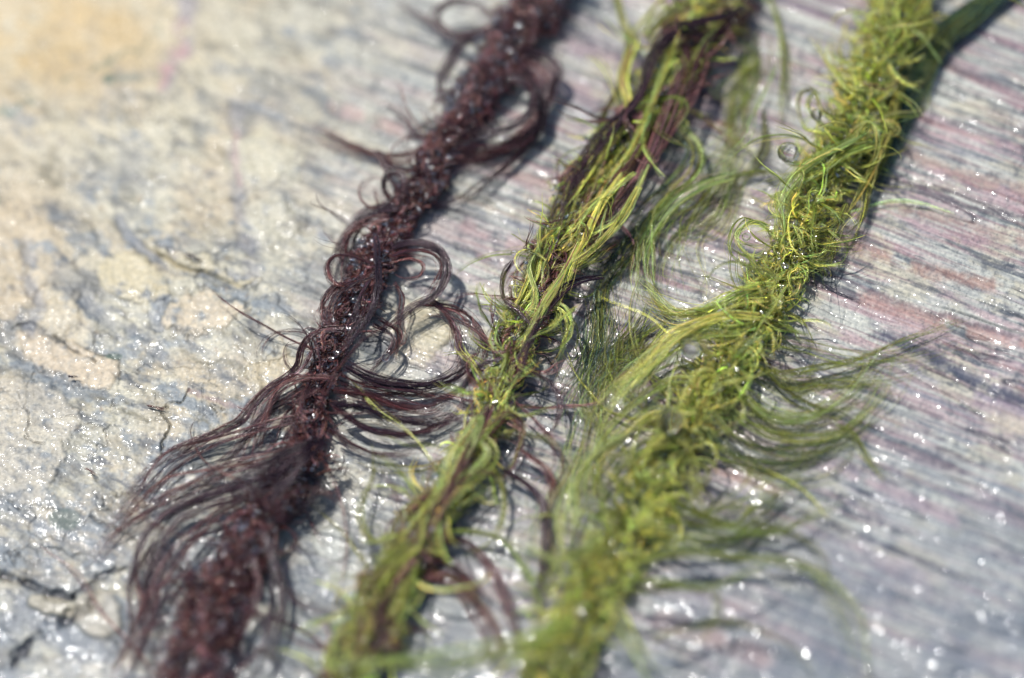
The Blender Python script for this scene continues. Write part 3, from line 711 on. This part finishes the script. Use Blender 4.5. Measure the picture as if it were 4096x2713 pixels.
ML = [
    ([(1720, 20), (1660, 42), (1600, 52), (1548, 84), (1507, 130), (1490, 190), (1462, 248), (1402, 300), (1362, 350), (1332, 402), (1312, 452), (1290, 510), (1258, 580), (1225, 650)], 70, .85, (8, 9, 8, 7, 6.5, 6), {'pd': 5, 'pm': 5}, 'P'),
    ([(1730, -20), (1690, 40), (1640, 100), (1610, 170), (1590, 240)], 36, .8, (7, 7, 7), {'pm': 4, 'pb': 3, 'pd': 2}, 'P'),
    ([(1640, 110), (1610, 200), (1560, 290), (1500, 380), (1470, 450)], 40, .7, (6, 6, 6), {'pc': 3, 'pm': 4, 'pb': 3}, 'P'),
    ([(1140, 930), (1110, 1000), (1060, 1090), (1010, 1170), (950, 1270)], 50, .7, (6, 6, 6), {'pm': 3, 'pb': 3, 'pc': 2}, 'P'),
    ([(960, 1290), (900, 1370), (850, 1450), (800, 1560)], 60, .9, (6, 6, 6), {'pm': 3, 'pb': 3, 'pc': 2}, 'P'),
    ([(1690, 60), (1640, 80), (1580, 70), (1530, 110), (1510, 170)], 60, 1.2, (6, 8, 7), {'pd': 5, 'pb': 2}, 'P'),
    ([(1590, 90), (1572, 180), (1530, 290), (1482, 390), (1425, 478), (1372, 545), (1325, 640)], 60, 1.2, (6, 6, 5.5, 5.5), {'pc': 4, 'pm': 3, 'pb': 2}, 'P'),
    ([(1480, 330), (1450, 390), (1400, 440), (1390, 500)], 24, .4, (7, 6, 5), {'pb': 3, 'pd': 2}, 'P'),
    ([(1458, 120), (1430, 200), (1392, 270), (1372, 330), (1330, 395), (1290, 470), (1240, 555), (1200, 640), (1168, 740)], 50, .8, (4, 3.5, 3.5, 4, 3.5), {'gd': 2, 'go': 4, 'pb': 1}, 'G'),
    ([(1418, -30), (1440, 50), (1457, 92), (1450, 150), (1430, 222), (1405, 300)], 46, .75, (6, 5, 4), {'go': 4, 'g': 2}, 'G'),
    ([(1550, -20), (1500, 30), (1460, 85), (1440, 130)], 24, .6, (6, 5, 4), {'go': 4, 'gy': 2}, 'G'),
    ([(1470, 90), (1440, 180), (1450, 260), (1400, 350), (1350, 440), (1300, 540)], 70, 1.0, (6, 6, 5.5, 5), {'gy': 5, 'g': 2, 'pc': 1}, 'G'),
    ([(1560, 90), (1530, 180), (1500, 270), (1460, 350), (1400, 420), (1350, 500)], 60, 1.0, (7, 6, 6), {'gy': 4, 'g': 3, 'gl': 1}, 'G'),
    ([(1560, 280), (1612, 335), (1605, 400), (1550, 455), (1500, 530), (1487, 620), (1510, 690), (1560, 728)], 34, 1.0, (4, 3.5, 3, 2, 1), {'gl': 3, 'g': 3, 'go': 2}, 'G'),
    ([(1700, 400), (1620, 425), (1548, 470), (1500, 540), (1482, 620), (1492, 680), (1525, 730)], 40, 1.4, (4, 3.5, 2.5, 1), {'gl': 5, 'g': 2, 'gd': 1}, 'G'),
    ([(1570, 310), (1590, 350), (1560, 410), (1500, 470), (1440, 540)], 24, .6, (4, 3, 2), {'gd': 3, 'g': 2}, 'G'),
    ([(1478, 430), (1440, 500), (1395, 552), (1330, 600), (1280, 620)], 50, .62, (8, 8, 7, 6), {'gy': 4, 'gl': 3}, 'G'),
    ([(1470, 400), (1420, 440), (1370, 480), (1330, 550)], 36, .6, (8, 7.5, 6.5), {'gl': 4, 'gy': 3}, 'G'),
    ([(1440, 400), (1390, 470), (1350, 560), (1320, 620), (1290, 700)], 40, .5, (8, 7, 6.5), {'gy': 5, 'gl': 2}, 'G'),
    ([(1500, 380), (1470, 440), (1420, 500), (1370, 530), (1330, 560)], 30, .5, (7, 7, 6), {'gl': 5, 'gy': 2}, 'G'),
    ([(1300, 520), (1250, 580), (1225, 650), (1190, 720), (1150, 760)], 44, .6, (6.5, 6, 5, 4), {'gy': 4, 'g': 3}, 'G'),
    ([(1340, 560), (1300, 640), (1260, 700), (1230, 770), (1200, 820)], 44, .5, (7, 7, 6), {'gy': 4, 'gl': 3, 'pc': 1}, 'G'),
    ([(1250, 560), (1225, 620), (1235, 680), (1200, 760)], 26, .35, (7, 6.5, 6), {'gl': 5, 'gy': 2}, 'G'),
    ([(1395, 640), (1345, 648), (1302, 668), (1262, 712), (1222, 792), (1190, 862), (1160, 900)], 50, .5, (5, 6.5, 7, 6.5), {'pd': 3, 'pm': 3}, 'P'),
    ([(1185, 600), (1162, 640), (1165, 690), (1200, 722), (1225, 770), (1200, 830)], 30, .4, (6, 6.5, 6.5), {'pd': 3, 'pm': 3}, 'P'),
    ([(1430, 560), (1380, 580), (1330, 590), (1290, 610)], 30, .7, (3, 4, 5), {'go': 3, 'pb': 2}, 'G'),
    ([(1270, 700), (1305, 712), (1318, 752), (1308, 800), (1290, 850)], 22, .7, (6, 6, 4), {'gy': 5, 'gl': 1}, 'G'),
    ([(1150, 740), (1140, 790), (1170, 830), (1150, 880)], 26, .5, (5, 5, 4), {'gl': 4, 'g': 3}, 'G'),
    ([(1200, 850), (1262, 878), (1292, 922), (1285, 985), (1250, 1010), (1210, 1005)], 18, .3, (5, 4, 3), {'pm': 3, 'pd': 2}, 'P'),
    ([(1190, 930), (1245, 985), (1280, 1030), (1288, 1080), (1270, 1120)], 20, .35, (4, 3, 1), {'pb': 3, 'pm': 2}, 'P'),
    ([(1180, 820), (1100, 850), (1075, 900), (1085, 950), (1120, 960)], 18, .3, (5, 3, 3), {'pd': 3, 'pm': 2}, 'P'),
    ([(1160, 1080), (1220, 1120), (1256, 1165), (1266, 1230), (1266, 1300), (1258, 1370), (1240, 1430)], 64, .7, (3, 2, 1.2), {'pd': 4, 'pm': 4}, 'P'),
    ([(1200, 1040), (1260, 1090), (1275, 1150), (1268, 1220)], 20, .5, (3, 2, 1.2), {'pb': 3}, 'P'),
    ([(1130, 1000), (1170, 960), (1210, 990), (1190, 1060), (1150, 1110)], 30, .8, (5, 3, 1.5), {'pb': 4, 'go': 2}, 'P'),
    ([(1020, 1130), (962, 1150), (922, 1192), (902, 1240), (880, 1256), (848, 1235), (832, 1190), (840, 1140), (862, 1085), (862, 1020)], 20, .32, (5, 4, 3, 3, 2), {'go': 4, 'g': 2}, 'G'),
    ([(1000, 1180), (940, 1200), (915, 1240), (890, 1300)], 24, .5, (4, 3, 3), {'go': 4, 'gy': 1}, 'G'),
    ([(800, 870), (870, 945), (930, 985), (970, 1025), (1002, 1090), (1015, 1140)], 7, .5, (4, 3, 3, 4), {'gl': 3, 'gy': 2}, 'G'),
    ([(960, 1290), (1050, 1250), (1110, 1285), (1155, 1350), (1182, 1430), (1190, 1520)], 36, .8, (3, 2, 1.5), {'pb': 3, 'pm': 2}, 'P'),
    ([(960, 1330), (1050, 1340), (1100, 1400), (1140, 1480), (1150, 1580)], 36, 1.2, (3, 2, 1.5), {'pb': 4, 'go': 1}, 'P'),
    ([(940, 1290), (1020, 1300), (1080, 1340), (1130, 1420)], 36, 1.2, (4, 2, 1), {'pb': 3, 'pm': 1}, 'P'),
    ([(1100, 1040), (1150, 1100), (1165, 1180), (1130, 1260), (1060, 1290)], 20, .4, (5, 3, 2), {'g': 3, 'go': 2}, 'G'),
    ([(990, 1240), (1080, 1232), (1160, 1250), (1205, 1300), (1240, 1390), (1250, 1450)], 24, .5, (4, 3, 2), {'gd': 2, 'g': 3}, 'G'),
    ([(870, 1380), (820, 1460), (790, 1530), (740, 1600)], 60, 1.2, (4, 3, 3), {'pb': 3, 'pm': 3}, 'P'),
    ([(1110, 960), (1090, 1010), (1060, 1060), (1040, 1110), (1010, 1150)], 44, 1.2, (6.5, 6, 5.5), {'gl': 5, 'gy': 2}, 'G'),
    ([(1100, 1000), (1130, 1050), (1080, 1110), (1030, 1180)], 44, 1.3, (6, 5.5, 5), {'gl': 4, 'g': 3}, 'G'),
    ([(1030, 1110), (990, 1180), (960, 1250), (900, 1300)], 50, 1.4, (5, 5, 5), {'gl': 3, 'gy': 3}, 'G'),
    ([(960, 1260), (900, 1310), (850, 1380), (840, 1460), (800, 1560)], 50, 1.7, (6, 6, 6), {'g': 3, 'gy': 2, 'go': 2}, 'G'),
    ([(950, 1300), (930, 1380), (900, 1440), (940, 1500)], 50, 1.7, (6, 6, 5), {'gy': 3, 'go': 3}, 'G'),
    ([(1490, 90), (1530, 40), (1600, 0), (1660, -30)], 50, 1.2, (6, 6, 6), {'gy': 3, 'go': 3}, 'G'),
    ([(1600, 250), (1650, 300), (1690, 330), (1740, 350)], 12, .5, (3, 2, 1), {'pb': 3, 'go': 2}, 'P'),
]
for pts, n, w, hs, mx, mt in ML:
    middle.add('lock', lock(trace(pts, hs), int(n * 1.2), w * 1.15, mx, 0.038, m=36, wave=0.24, fray=0.6), mat=WEED_P if mt == 'P' else WEED_G)
middle.add('fringe', join([middle.tuft(80, 7, {'gy': 3, 'gl': 3, 'go': 2}, (4, 11), w=0.35, along=1.1, curl=0.7),
    middle.tuft(45, 12, {'go': 3, 'g': 2}, (3, 8), w=0.6, along=0.8, curl=0.7),
    middle.tuft(60, 6, {'gl': 1, 'gy': 1}, (1, 3), r=0.03, w=0.6, along=0.9, curl=0.5, lift=0.1)]), 'stuff')

middle.beads(1200)

green = Strand('seaweed_strand', 'bright yellow-green bushy strand of seaweed, rightmost of the three thick strands',
    [(2110, -70), (2065, 40), (2040, 120), (2010, 185), (1988, 260), (1958, 330), (1915, 395), (1880, 455), (1858, 520), (1830, 590), (1800, 650),
     (1765, 720), (1728, 780), (1690, 835), (1650, 890), (1612, 950), (1578, 1010), (1540, 1065), (1505, 1120), (1478, 1185), (1440, 1250),
     (1400, 1320), (1360, 1400), (1315, 1480), (1265, 1590)],
    [66, 66, 62, 58, 54, 50, 46, 44, 44, 42, 40, 38, 42, 46, 50, 56, 62], WEED_G)
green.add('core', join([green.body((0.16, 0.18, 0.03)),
    green.yarn(1500, 6, {'gy': 5, 'g': 3, 'gl': 2}, 0.065, 0.45, 2.4, shell=(0.7, 1.1), m=16),
    green.tuft(900, 4.4, {'gy': 6, 'gl': 3, 'g': 2}, (9, 18), w=0.32, along=1.0, curl=1.0, lift=0.3, r=0.036),
    green.yarn(500, 13, {'gy': 4, 'g': 3, 'gl': 1}, 0.05, 0.3, 1.8, shell=(0.9, 1.2), m=22)]), mat=WEED_C)
GM = {'g': 3, 'go': 3, 'gy': 2}
GL_ = [
    ([(2070, 240), (2040, 350), (2010, 420), (1988, 490), (1950, 545), (1900, 560)], 46, .8, (1.2, 2, 3), {'go': 5, 'gd': 1}),
    ([(2090, 180), (2060, 300), (2030, 400), (1960, 520), (1920, 580)], 34, .8, (3, 3, 3), {'go': 4, 'gy': 2}),
    ([(1995, 200), (1935, 165), (1900, 120), (1868, 70)], 16, .3, (7, 6, 4), {'gy': 3, 'g': 2}),
    ([(1990, 230), (1940, 190), (1925, 120), (1960, 70)], 16, .4, (7, 7, 5), {'gy': 3, 'g': 2}),
    ([(1960, 270), (1905, 262), (1882, 215), (1853, 220), (1850, 262), (1880, 300), (1930, 310)], 14, .25, (7, 8, 7), {'go': 3, 'gy': 1}),
    ([(1960, 300), (1900, 290), (1870, 250), (1890, 225), (1930, 240)], 14, .25, (7, 8, 7), {'g': 3, 'gy': 1}),
    ([(1940, 350), (1890, 372), (1850, 385), (1815, 372), (1800, 345), (1825, 330), (1850, 360)], 20, .35, (7, 7.5, 8), {'gy': 3, 'gl': 2}),
    ([(2010, 300), (1950, 335), (1885, 368), (1825, 420), (1792, 480), (1780, 545)], 50, .55, (7, 8, 7.5, 6), {'gl': 5, 'g': 2}),
    ([(2020, 330), (1950, 350), (1880, 395), (1800, 430), (1740, 440)], 40, .8, (7, 7, 5), {'g': 3, 'gl': 2}),
    ([(2090, 0), (2110, 60), (2150, 70), (2110, 120)], 40, .9, (6, 6, 4), {'go': 3, 'g': 2}),
    ([(1990, 190), (2040, 200), (2080, 185), (2110, 190)], 12, .3, (8, 8, 5), {'pb': 2, 'go': 2}),
    ([(1880, 540), (1930, 510), (1958, 470), (1945, 520), (1900, 590), (1860, 600)], 16, .3, (6, 5, 4), {'go': 3, 'gy': 1}),
    ([(1850, 560), (1910, 550), (1905, 600), (1850, 620)], 40, .9, (5, 4, 3), {'go': 4, 'g': 1}),
    ([(1790, 540), (1720, 505), (1685, 560), (1700, 600), (1760, 620)], 12, .22, (6, 7, 6), {'g': 3, 'gy': 1}),
    ([(1780, 530), (1740, 520), (1705, 545), (1740, 570), (1790, 560)], 24, .7, (6, 7.5, 6), {'gl': 3, 'gy': 2}),
    ([(1800, 655), (1770, 625), (1735, 625), (1718, 655), (1720, 700)], 12, .2, (7.5, 7.5, 6), {'go': 3}),
    ([(1790, 655), (1725, 672), (1662, 702), (1610, 722), (1556, 724), (1510, 690), (1470, 650)], 56, .75, (6, 6.5, 4, 2.5, 1.5), {'gl': 3, 'gy': 3, 'g': 2}),
    ([(1780, 690), (1700, 700), (1640, 725), (1580, 740), (1530, 720), (1500, 700)], 44, .8, (6, 5, 3, 1.5), {'g': 3, 'gd': 1, 'gy': 2}),
    ([(1760, 735), (1690, 732), (1622, 748), (1572, 772), (1535, 800), (1490, 850), (1440, 890), (1400, 940), (1370, 985)], 56, .9, (6, 7, 6, 4), {'gy': 4, 'gl': 3}),
    ([(1745, 752), (1690, 765), (1640, 765), (1590, 790), (1540, 830), (1480, 880), (1420, 960)], 44, .9, (6, 6, 5, 3), {'g': 3, 'gl': 3}),
    ([(1630, 755), (1560, 785), (1500, 808), (1452, 812), (1405, 794)], 16, .22, (5, 5, 5), {'go': 1, 'pb': 1}),
    ([(1640, 880), (1550, 880), (1470, 930), (1410, 985), (1365, 1060), (1336, 1150), (1320, 1260)], 22, 1.0, (5, 4, 3, 2), {'gl': 4, 'g': 3}),
    ([(1620, 950), (1520, 950), (1430, 995), (1378, 1060), (1345, 1150), (1330, 1240)], 18, 1.1, (5, 4, 3, 2), {'g': 4, 'gy': 2}),
    ([(1560, 1010), (1480, 1030), (1420, 1060), (1370, 1130)], 40, 1.2, (6, 6, 4), {'g': 4, 'go': 2}),
    ([(1700, 835), (1800, 862), (1880, 852), (1960, 838), (2060, 800), (2160, 770), (2240, 740)], 34, .6, (3.2, 2.6, 1.8, 1.1), {'go': 3, 'g': 2}),
    ([(1730, 800), (1800, 862), (1850, 862), (1902, 845)], 12, .2, (3.2, 2.0, 1.1), {'go': 2, 'pb': 1}),
    ([(1760, 790), (1850, 800), (1960, 830), (2080, 830), (2200, 790), (2260, 800)], 24, .9, (3.2, 1.7, 1.1), {'g': 3, 'go': 2}),
    ([(1680, 860), (1722, 920), (1775, 960), (1845, 972), (1905, 955), (1960, 910), (2000, 860)], 40, .5, (4.0, 2.6, 1.8, 1.1), {'g': 3, 'gl': 2}),
    ([(1660, 900), (1700, 960), (1765, 1002), (1850, 1022), (1940, 1008), (2002, 950), (2060, 860)], 46, .55, (4.0, 2.6, 1.8, 1.1), {'g': 3, 'go': 2, 'gl': 1}),
    ([(1640, 950), (1690, 1010), (1770, 1045), (1860, 1052), (1930, 1035), (1990, 1000), (2040, 920)], 40, .6, (4.0, 2.0, 1.1), {'g': 3, 'gd': 2}),
    ([(1610, 980), (1680, 1045), (1780, 1075), (1880, 1060), (1960, 1020)], 26, .5, (3.2, 1.7, 1.1), {'gd': 3, 'g': 2}),
    ([(1930, 980), (1982, 1012), (2015, 1060), (2055, 1120)], 26, .5, (2.4, 1.7, 1.1), {'g': 3, 'go': 2}),
    ([(1760, 840), (1820, 900), (1900, 940), (1980, 930), (2050, 880)], 20, .7, (3.2, 1.7, 1.1), {'go': 3, 'g': 1}),
    ([(1590, 1060), (1640, 1090), (1600, 1150), (1560, 1190)], 20, .5, (5, 4, 4), {'go': 3}),
    ([(1550, 1150), (1630, 1188), (1700, 1210), (1742, 1172), (1820, 1120), (1850, 1090)], 50, .7, (4.8, 3.2, 2.5, 1.4), {'g': 3, 'go': 3}),
    ([(1480, 1240), (1600, 1252), (1690, 1250), (1730, 1212), (1790, 1170), (1830, 1120)], 50, .7, (5.6, 4.5, 3.0, 1.8), {'g': 3, 'gd': 1, 'go': 2}),
    ([(1500, 1200), (1600, 1210), (1700, 1215), (1800, 1230), (1900, 1195), (1960, 1170)], 34, .6, (5.6, 3.5, 1.8), {'g': 3, 'go': 2}),
    ([(1730, 1200), (1800, 1220), (1870, 1250), (1900, 1300), (1900, 1360)], 20, .45, (4.0, 2.3, 1.4), {'go': 3}),
    ([(1460, 1290), (1560, 1280), (1680, 1290), (1790, 1292), (1880, 1325), (1950, 1395), (1992, 1490), (2010, 1600)], 46, .8, (6.4, 5.5, 4.0, 2.8, 1.8), {'go': 4, 'g': 3}),
    ([(1430, 1330), (1540, 1345), (1640, 1350), (1740, 1318), (1800, 1270)], 40, .8, (8, 8, 6), {'g': 3, 'gd': 1}),
    ([(1420, 1370), (1520, 1360), (1640, 1370), (1640, 1440), (1590, 1490), (1530, 1510)], 18, .4, (8, 7, 6), {'go': 3}),
    ([(1390, 1400), (1450, 1470), (1500, 1540), (1560, 1620)], 12, 1.4, (8, 8, 8), {'g': 3, 'gy': 2}),
    ([(1400, 1230), (1350, 1270), (1280, 1300), (1180, 1270)], 26, .6, (8, 8, 6), {'gl': 3, 'g': 2}),
    ([(1500, 1480), (1640, 1440), (1760, 1460), (1860, 1530), (1900, 1620)], 24, .7, (6.4, 4.6, 2.5), {'go': 3, 'g': 1}),
    ([(1330, 1440), (1220, 1480), (1110, 1512), (1000, 1530), (880, 1536), (760, 1528), (660, 1500), (600, 1480)], 16, 1.4, (9, 10, 10, 9), {'gl': 3, 'g': 4}),
    ([(1300, 1500), (1180, 1530), (1040, 1560), (900, 1560), (780, 1580)], 18, 2.4, (9, 9, 8), {'g': 4, 'go': 2}),
    ([(1340, 1400), (1260, 1450), (1180, 1500), (1060, 1540), (940, 1600)], 12, 1.6, (9, 9, 9), {'g': 4, 'gy': 2}),
    ([(1450, 1000), (1380, 1050), (1330, 1110), (1320, 1200), (1310, 1300)], 30, .8, (6, 6, 5), {'gl': 3, 'g': 3}),
    ([(1330, 1100), (1300, 1200), (1290, 1300), (1240, 1420)], 20, .7, (5, 5, 4), {'gl': 3, 'gy': 1}),
]
for pts, n, w, hs, mx in GL_:
    thin = 1.0 if pts[0][1] < 700 or pts[-1][0] < 1700 else 0.62   # the arms spread over the rock at the right are sparse
    green.add('lock', lock(trace(pts, hs), int(n * 1.25 * thin), w * 1.45, mx, 0.036, m=36, wave=0.32, fray=0.8))
green.add('fringe', join([green.tuft(330, 6.0, {'gy': 5, 'gl': 3, 'g': 2}, (5, 12), w=0.34, along=1.0, curl=1.5, lift=0.6, r=0.05),
    green.tuft(110, 11, {'go': 3, 'g': 3, 'gy': 1}, (3, 9), w=0.5, along=0.8, curl=0.9),
    green.tuft(30, 15, {'go': 3, 'g': 3}, (4, 10), w=0.8, along=0.3, curl=0.4, side=1, srange=(.45, 1)),
    green.tuft(14, 14, {'gl': 3, 'g': 3}, (4, 10), w=0.8, along=0.5, curl=0.4, side=-1, srange=(.05, 1)),
    green.tuft(90, 7, {'gl': 1, 'gy': 1}, (1, 3), r=0.03, w=0.6, along=0.9, curl=0.5, lift=0.1)]), 'stuff')

green.beads(1000)

# ------------------------------------------------------------------ flat wet locks lying free on the rock
def loose(name, label, group, specs, mat, cat='seaweed'):
    """one loose lock made of ribbons of filaments; the object itself is the mesh"""
    vfc = join([lock(trace(p, h), n, w, mx, 0.036, m=34, fray=fr, flat=0.18, start=0.07 + 0.4 * min(fr, 1), wave=0.12 + 0.35 * min(fr, 1.2)) for p, n, w, h, mx, fr in specs])
    v, f, c = vfc; o0 = v.mean(0); o0[2] = 0
    o = mesh_obj(name, v - o0, f, c, mat); o.location = o0
    o['label'] = label; o['category'] = cat
    if group: o['group'] = group
    return o
LG = 'loose flat locks of seaweed on the rock'
loose('seaweed_lock', 'flat dark blue-green lock at the upper right beside the bushy green strand', LG,
    [([(2380, -60), (2290, 0), (2215, 55), (2150, 110), (2112, 180), (2072, 262), (2040, 350), (2015, 420)], 800, 2.6, (1.4, 1.2, 1, 1), {'gd': 9, 'g': 1}, 0.1),
     ([(2330, -60), (2250, 30), (2180, 90), (2130, 180), (2100, 240)], 200, 2.2, (1.6, 1.6, 1.3), {'gd': 2, 'g': 2}, 0.3)], WEED_G)
loose('seaweed_lock', 'dark blue-green film of fine seaweed flat on rock beside the mixed strand', LG,
    [([(1560, 460), (1500, 510), (1450, 565), (1410, 620), (1390, 690)], 110, 1.5, (1, .8, .6), {'gd': 4, 'go': 1}, 1.2),
     ([(1470, 550), (1430, 620), (1380, 700), (1370, 800), (1350, 880)], 46, 2.4, (.8, .7, .6), {'go': 3, 'gd': 2}, 1.6)], WEED_G)
loose('seaweed_lock', 'sparse olive wisps on the rock left of the round dark-centred water drop', LG,
    [([(1500, 700), (1470, 780), (1430, 860), (1400, 960)], 60, 3.2, (.8, .7, .6), {'go': 3, 'gd': 2, 'g': 2}, 1.6),
     ([(1560, 740), (1500, 790), (1450, 840), (1420, 900)], 36, 2.4, (1, .7, .6), {'g': 3}, 1.6)], WEED_G)
loose('seaweed_lock', 'broad thin veil of green hairs on the rock between mixed and green strands', LG,
    [([(1760, 60), (1740, 200), (1690, 330), (1640, 460)], 90, 6.0, (.8, .7, .6), {'g': 3, 'gl': 3, 'go': 2}, 1.4),
     ([(1700, 330), (1640, 460), (1580, 560), (1600, 680)], 110, 6.0, (.8, .7, .6), {'g': 3, 'gl': 2, 'go': 2}, 1.4),
     ([(1560, 740), (1480, 830), (1420, 930), (1390, 1060)], 150, 6.0, (.8, .7, .6), {'g': 3, 'gl': 2, 'gd': 2, 'go': 2}, 1.4),
     ([(1400, 660), (1390, 760), (1370, 860), (1350, 1000)], 120, 4.0, (.8, .7, .6), {'gl': 3, 'gd': 3, 'go': 2}, 1.4),
     ([(1380, 900), (1330, 1060), (1300, 1200), (1290, 1380)], 80, 3.5, (.8, .7, .6), {'gl': 3, 'go': 2}, 1.4)], WEED_G)
loose('seaweed_lock', 'pale veil of green hairs fanned over pink rock right of the green strand', LG,
    [([(1680, 860), (1800, 930), (1940, 930), (2080, 830)], 110, 6.0, (1, .7, .6), {'g': 3, 'gl': 2, 'go': 2}, 1.3),
     ([(1640, 980), (1760, 1060), (1900, 1060), (2020, 980)], 80, 5.0, (1, .7, .6), {'g': 3, 'gd': 2, 'go': 2}, 1.3),
     ([(1500, 1240), (1640, 1240), (1780, 1210), (1900, 1130)], 70, 5.0, (1, .7, .6), {'g': 3, 'go': 3}, 1.3)], WEED_G)
loose('seaweed_lock', 'blurred olive lock at the top edge between mixed and bushy green strands', LG,
    [([(1770, -40), (1800, 60), (1815, 170), (1812, 260), (1800, 330)], 26, .7, (2, 1.5, 1), {'go': 3, 'g': 3}, 0.6)], WEED_G)
loose('seaweed_lock', 'short forked olive wisp on the pale rock left of the curled green loops', LG,
    [([(1765, 240), (1770, 330), (1750, 380), (1700, 440)], 26, .6, (1, .8, .6), {'go': 3, 'gd': 1}, 0.8),
     ([(1830, 400), (1760, 400), (1700, 410), (1640, 430)], 24, .6, (1, 1.5, 2), {'go': 3, 'g': 2}, 0.6),
     ([(1700, 130), (1760, 150), (1700, 200), (1650, 240)], 22, 1.3, (1, .8, .6), {'g': 3, 'go': 1}, 0.8)], WEED_G)

# single hairs stuck flat to the wet rock
HG = 'short seaweed scraps stuck to the rock'
for lab, p, n, w, mx in [
    ('short dark scrap in the deepest crack of the rock left of the purple strand', [(430, 585), (450, 596), (470, 600)], 10, .3, {'pd': 1}),
    ('rusty red hair scrap lying on grey rock beside the long dark crack at lower left', [(340, 937), (360, 942), (386, 946)], 6, .12, {'pb': 1}),
    ('small dark dash of seaweed stuck in the cream rock near the left edge', [(158, 868), (166, 871), (177, 877)], 10, .3, {'pd': 1}),
    ('thin rusty hair scrap on pale grey rock left of the trailing purple locks', [(196, 1083), (215, 1092), (226, 1097)], 6, .12, {'pb': 1}),
    ('thin reddish hair scrap on the rock just above the purple fan', [(548, 940), (560, 945), (572, 950)], 5, .10, {'pb': 1})]:
    v, f, c = lock(trace(p, (.6, .6)), n, w, mx, 0.05, m=14, fray=0.1)
    o0 = v.mean(0); o0[2] = 0
    o = mesh_obj('seaweed_scrap', v - o0, f, c, WEED_P); o.location = o0
    o['label'] = lab; o['category'] = 'seaweed scrap'; o['group'] = HG

# ------------------------------------------------------------------ water drops held by the weed
def uv_sphere(r, sx=1, sy=1, sz=1, nu=32, nv=18):
    ph = np.linspace(0, np.pi, nv)[:, None]; th = np.linspace(0, 2 * np.pi, nu, endpoint=False)[None]
    V = np.stack([np.sin(ph) * np.cos(th) * sx, np.sin(ph) * np.sin(th) * sy, np.cos(ph) * np.ones_like(th) * sz], -1).reshape(-1, 3) * r
    idx = np.arange(nu * nv).reshape(nv, nu); nx = np.roll(idx, -1, axis=1)
    return V, np.stack([idx[:-1], idx[1:], nx[1:], nx[:-1]], -1).reshape(-1, 4)
DG = 'water drops caught in the seaweed'
for u, v_, rad, h, lab in [
    (1597, 807, 19, 8.2, 'round clear dark-centred water drop on the lock just left of the bushy green strand'),
    (1547, 972, 26, 8.6, 'largest glittering water drop, on the bushy green strand below the dark-centred drop'),
    (1822, 352, 22, 9.0, 'glassy water drop inside the curled loop on the left of the upper green strand'),
    (1887, 265, 12, 9.0, 'small water drop under the dark curled loop of the upper green strand'),
    (1660, 893, 9, 9.2, 'small dark water drop on the green strand between the two big drops'),
    (1187, 585, 6, 8.0, 'tiny water drop hanging in hairs at the left edge of the mixed strand'),
    (1283, 555, 6, 8.6, 'tiny bright water drop on a yellow-green lock high on the mixed strand'),
    (1138, 715, 8, 5.5, 'tiny clear water bead at the left edge of the mixed strand, below the hanging drop'),
    (891, 826, 9, 5.0, 'small ring-like water drop right of the purple strand, above the dark fan'),
    (1367, 1165, 15, 8.0, 'blurred pale water drop on the left side of the lower green strand'),
    (1725, 548, 9, 8.5, 'small water drop on the thin pale loop left of the bushy green strand'),
    (1219, 580, 6, 8.0, 'tiny grey bead of water on a purple thread in the mixed strand')]:
    p = at(u * OV, v_ * OV, h * 0.001 * 0.92)
    V_, F_ = uv_sphere(1.15 * rad * OV * FRAME / PW, 1, 1, 0.92)
    o = mesh_obj('water_drop', V_, F_, None, WATER); o.location = p
    o['label'] = lab; o['category'] = 'water drop'; o['group'] = DG
print('built')
